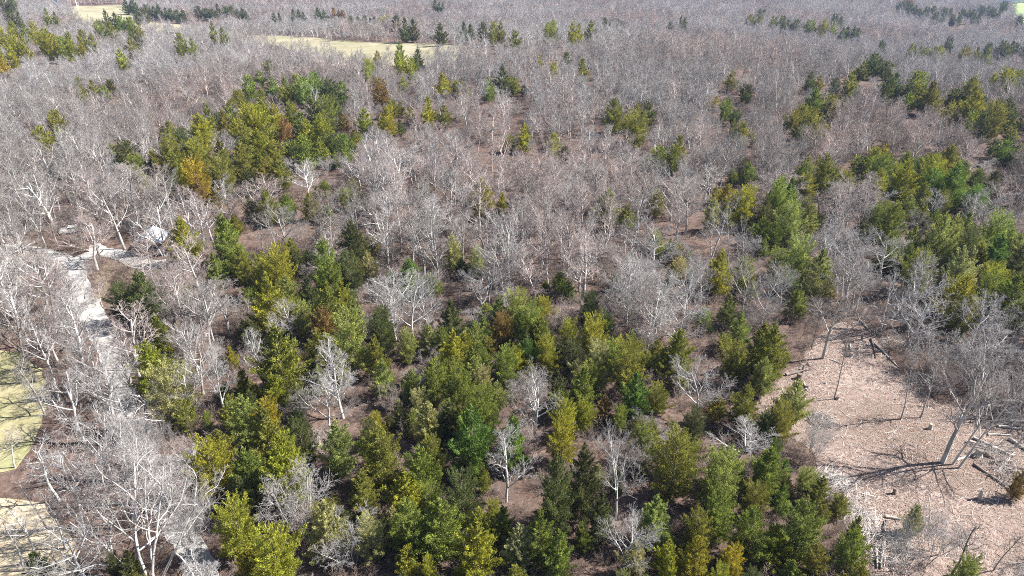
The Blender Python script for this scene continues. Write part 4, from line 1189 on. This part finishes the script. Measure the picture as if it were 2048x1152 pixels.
segs = []
rng = random.Random(33)
while len(segs) < 2600:
    x, y = rng.uniform(P[:, 0].min(), P[:, 0].max()), rng.uniform(40, P[:, 1].max())
    if not inside(CLEARING, [x], [y])[0]:
        continue
    a = rng.uniform(0, 6.28)
    L = rng.uniform(.25, 1.3)
    z = float(terr(x, y)) + .09
    dd = (math.cos(a), math.sin(a), rng.uniform(-.02, .1))
    r = rng.uniform(.012, .03)
    segs.append(((x, y, z), (x + dd[0] * L, y + dd[1] * L, z + dd[2] * L), dd, dd, r, r * .6, 0))
V, F = tubes(segs, 4)
o = link("fallen_sticks", mesh_from("fallen_sticks", V, F, M['twig'], False, np.repeat(np.random.RandomState(2).rand(len(segs)), 4)), None, "broken sticks scattered over the leafy clearing", "sticks", None, "stuff")
o["tint"] = [.5, .46, .43]

# ================================================================ shed, vehicle, hut, far buildings
def shed():
    x, y = SHED_AT
    e = link("garden_shed", None, None, "small shed with grey metal roof half hidden behind the old oak", "shed")
    e.location = (x, y, float(terr(x, y)))
    e.rotation_euler = (0, 0, math.radians(12))
    W, D, Hh, rh = 4.4, 5.4, 2.4, 1.3
    s = Soup()
    s.box((0, -D / 2 + .06, Hh / 2), (W, .12, Hh)).box((0, D / 2 - .06, Hh / 2), (W, .12, Hh))
    s.box((-W / 2 + .06, 0, Hh / 2), (.12, D - .24, Hh)).box((W / 2 - .06, 0, Hh / 2), (.12, D - .24, Hh))
    for yy in (-D / 2 + .02, D / 2 - .02):
        s.quad((-W / 2, yy, Hh), (W / 2, yy, Hh), (0, yy, Hh + rh), (0, yy, Hh + rh))
    link("wall", s.mesh("shed_wall", M['wall']), e)
    for sg in (-1, 1):
        n_r = 7
        for k in range(n_r):       # standing-seam roof sheets
            y0 = -D / 2 - .3 + (D + .6) * k / n_r
            y1 = y0 + (D + .6) / n_r - .03
            a, b = (0, Hh + rh + .05), (sg * (W / 2 + .35), Hh - .12)
            q = Soup()
            for lift in (0, .05):
                q.v += [(a[0], y0, a[1] + lift), (a[0], y1, a[1] + lift), (b[0], y1, b[1] + lift), (b[0], y0, b[1] + lift)]
            q.f = [(0, 1, 2, 3), (7, 6, 5, 4), (0, 4, 5, 1), (1, 5, 6, 2), (2, 6, 7, 3), (3, 7, 4, 0)]
            link("roof_sheet", q.mesh("shed_roof_sheet", M['roof']), e)
    link("door", Soup().box((-.6, -D / 2 - .03, 1.0), (1.0, .06, 2.0)).mesh("shed_door", M['door']), e)
    wdw = link("window", Soup().box((1.1, -D / 2 - .02, 1.5), (.8, .05, .7)).mesh("shed_window", M['white']), e)
    link("pane", Soup().box((1.1, -D / 2 - .035, 1.5), (.66, .05, .56)).mesh("shed_pane", M['glass']), wdw)


def car():
    x, y = CAR_AT
    e = link("parked_car", None, None, "small white vehicle glimpsed behind bare branches beyond the gravel drive", "car")
    e.location = (x, y, float(terr(x, y)))
    e.rotation_euler = (0, 0, math.radians(20))
    prof = [(-2.1, .45), (-2.15, .8), (-1.9, .98), (-1.1, 1.02), (-.55, 1.45), (.9, 1.5), (1.6, 1.08), (2.1, .98), (2.15, .5)]
    s = Soup()
    for yy, k in ((-.82, .0), (-.86, .0), (.86, .0), (.82, .0)):
        pass
    n = len(prof)
    for yy in (-.85, .85):
        for px, pz in prof:
            s.v.append((px, yy * (1 if pz < 1.2 else .84), pz))
    for i in range(n):
        j = (i + 1) % n
        s.f.append((i, j, n + j, n + i))
    s.f.append(tuple(range(n))[::-1])
    s.f.append(tuple(range(n, 2 * n)))
    link("body", s.mesh("car_body", M['white']), e)
    link("windscreen", Soup().quad((-1.02, -.68, 1.09), (-1.02, .68, 1.09), (-.58, .62, 1.445), (-.58, -.62, 1.445)).mesh("car_screen", M['glass']), e)
    link("rear_window", Soup().quad((1.52, .66, 1.15), (1.52, -.66, 1.15), (1.0, -.62, 1.46), (1.0, .62, 1.46)).mesh("car_rear", M['glass']), e)
    for sg in (-1, 1):
        link("side_window", Soup().quad((-.75, sg * .845, 1.1), (1.2, sg * .845, 1.1), (.85, sg * .745, 1.42), (-.45, sg * .745, 1.42)).mesh("car_side", M['glass']), e)
        for wx in (-1.3, 1.3):
            w = link("wheel", Soup().lathe([(wx, sg * .68, .33), (wx, sg * .88, .33)], [.33, .33], 14).mesh("car_wheel", M['tyre'], False), e)
            link("rim", Soup().lathe([(wx, sg * .87, .33), (wx, sg * .9, .33)], [.19, .19], 10).mesh("car_rim", M['roof'], False), w)


def hut():
    x, y = HUT_AT
    e = link("raised_hut", None, None, "small blue hut with white roof raised on legs beside the far hayfield", "hut")
    e.location = (x, y, float(terr(x, y)))
    e.rotation_euler = (0, 0, .5)
    for sx in (-1, 1):
        for sy in (-1, 1):
            link("leg", Soup().lathe([(sx * 1.3, sy * 1.3, -.2), (sx * 1.1, sy * 1.1, 7.2)], [.12, .1], 6).mesh("hut_leg", M['log']), e)
    link("cabin", Soup().box((0, 0, 8.9), (2.8, 2.8, 3.4)).mesh("hut_cabin", M['blue']), e)
    link("roof", Soup().box((0, 0, 10.85), (3.4, 3.4, .5)).mesh("hut_roof", M['white']), e)
    link("window", Soup().box((0, -1.42, 9.4), (1.6, .08, .9)).mesh("hut_window", M['glass']), e)


def far_house(dx, dy, W, D, Hh, rh, mat_roof, label):
    x, y = HOUSE_AT[0] + dx, HOUSE_AT[1] + dy
    e = link("farm_building", None, None, label, "building", "blue-roofed farm buildings at the skyline")
    e.location = (x, y, float(terr(x, y)))
    e.rotation_euler = (0, 0, -.15)
    s = Soup().box((0, 0, Hh / 2), (W, D, Hh))
    for xx in (-W / 2 + .05, W / 2 - .05):
        s.quad((xx, -D / 2, Hh), (xx, D / 2, Hh), (xx, 0, Hh + rh), (xx, 0, Hh + rh))
    link("wall", s.mesh("farm_wall", M['pale_wall']), e)
    r = Soup()
    for sg in (-1, 1):
        n = len(r.v)
        for lift in (0, .25):
            r.v += [(-W / 2 - .5, 0, Hh + rh + lift), (W / 2 + .5, 0, Hh + rh + lift), (W / 2 + .5, sg * (D / 2 + .6), Hh - .3 + lift), (-W / 2 - .5, sg * (D / 2 + .6), Hh - .3 + lift)]
        r.f += [tuple(n + q for q in f) for f in ((0, 1, 2, 3), (7, 6, 5, 4), (0, 4, 5, 1), (1, 5, 6, 2), (2, 6, 7, 3), (3, 7, 4, 0))]
    link("roof", r.mesh("farm_roof", mat_roof), e)
    link("door", Soup().box((0, -D / 2 - .05, 2), (3.4, .12, 4)).mesh("farm_door", M['navy']), e)


shed()
car()
hut()
far_house(0, 0, 26, 12, 5, 4, M['navy'], "long farm building with deep blue roof beside the bright green field")
far_house(34, 6, 24, 11, 4.5, 3.5, M['navy'], "second blue-roofed farm building further along the green field")
rng = random.Random(3)
x, y = POLE_AT
o = link("dead_trunk", Soup().lathe([(0, 0, -.3), (-.3, 0, 5), (-.9, .2, 10), (-1.3, .2, 14)], [.45, .38, .3, .18], 7, .1, rng).mesh("dead_trunk", M['white'], True), None, "pale bare leaning trunk at the far hayfield's edge", "tree trunk")
o.location = (x, y, float(terr(x, y)))

# ================================================================ haze over the far woods
hz = bpy.data.materials.new("haze air")
hz.use_nodes = True
nt = hz.node_tree
for n_ in list(nt.nodes):
    nt.nodes.remove(n_)
ho = nt.nodes.new("ShaderNodeOutputMaterial")
pv = nt.nodes.new("ShaderNodeVolumePrincipled")
pv.inputs["Color"].default_value = (.46, .62, 1.0, 1)
pv.inputs["Density"].default_value = HAZE
pv.inputs["Anisotropy"].default_value = .1
nt.links.new(pv.outputs[0], ho.inputs["Volume"])
hzb = Soup().box((0, 1900, 4.0), (9600, 4600, 104.0))
link("haze", hzb.mesh("haze", hz), None, "thin bluish winter haze over the distant woods", "haze", None, "stuff")
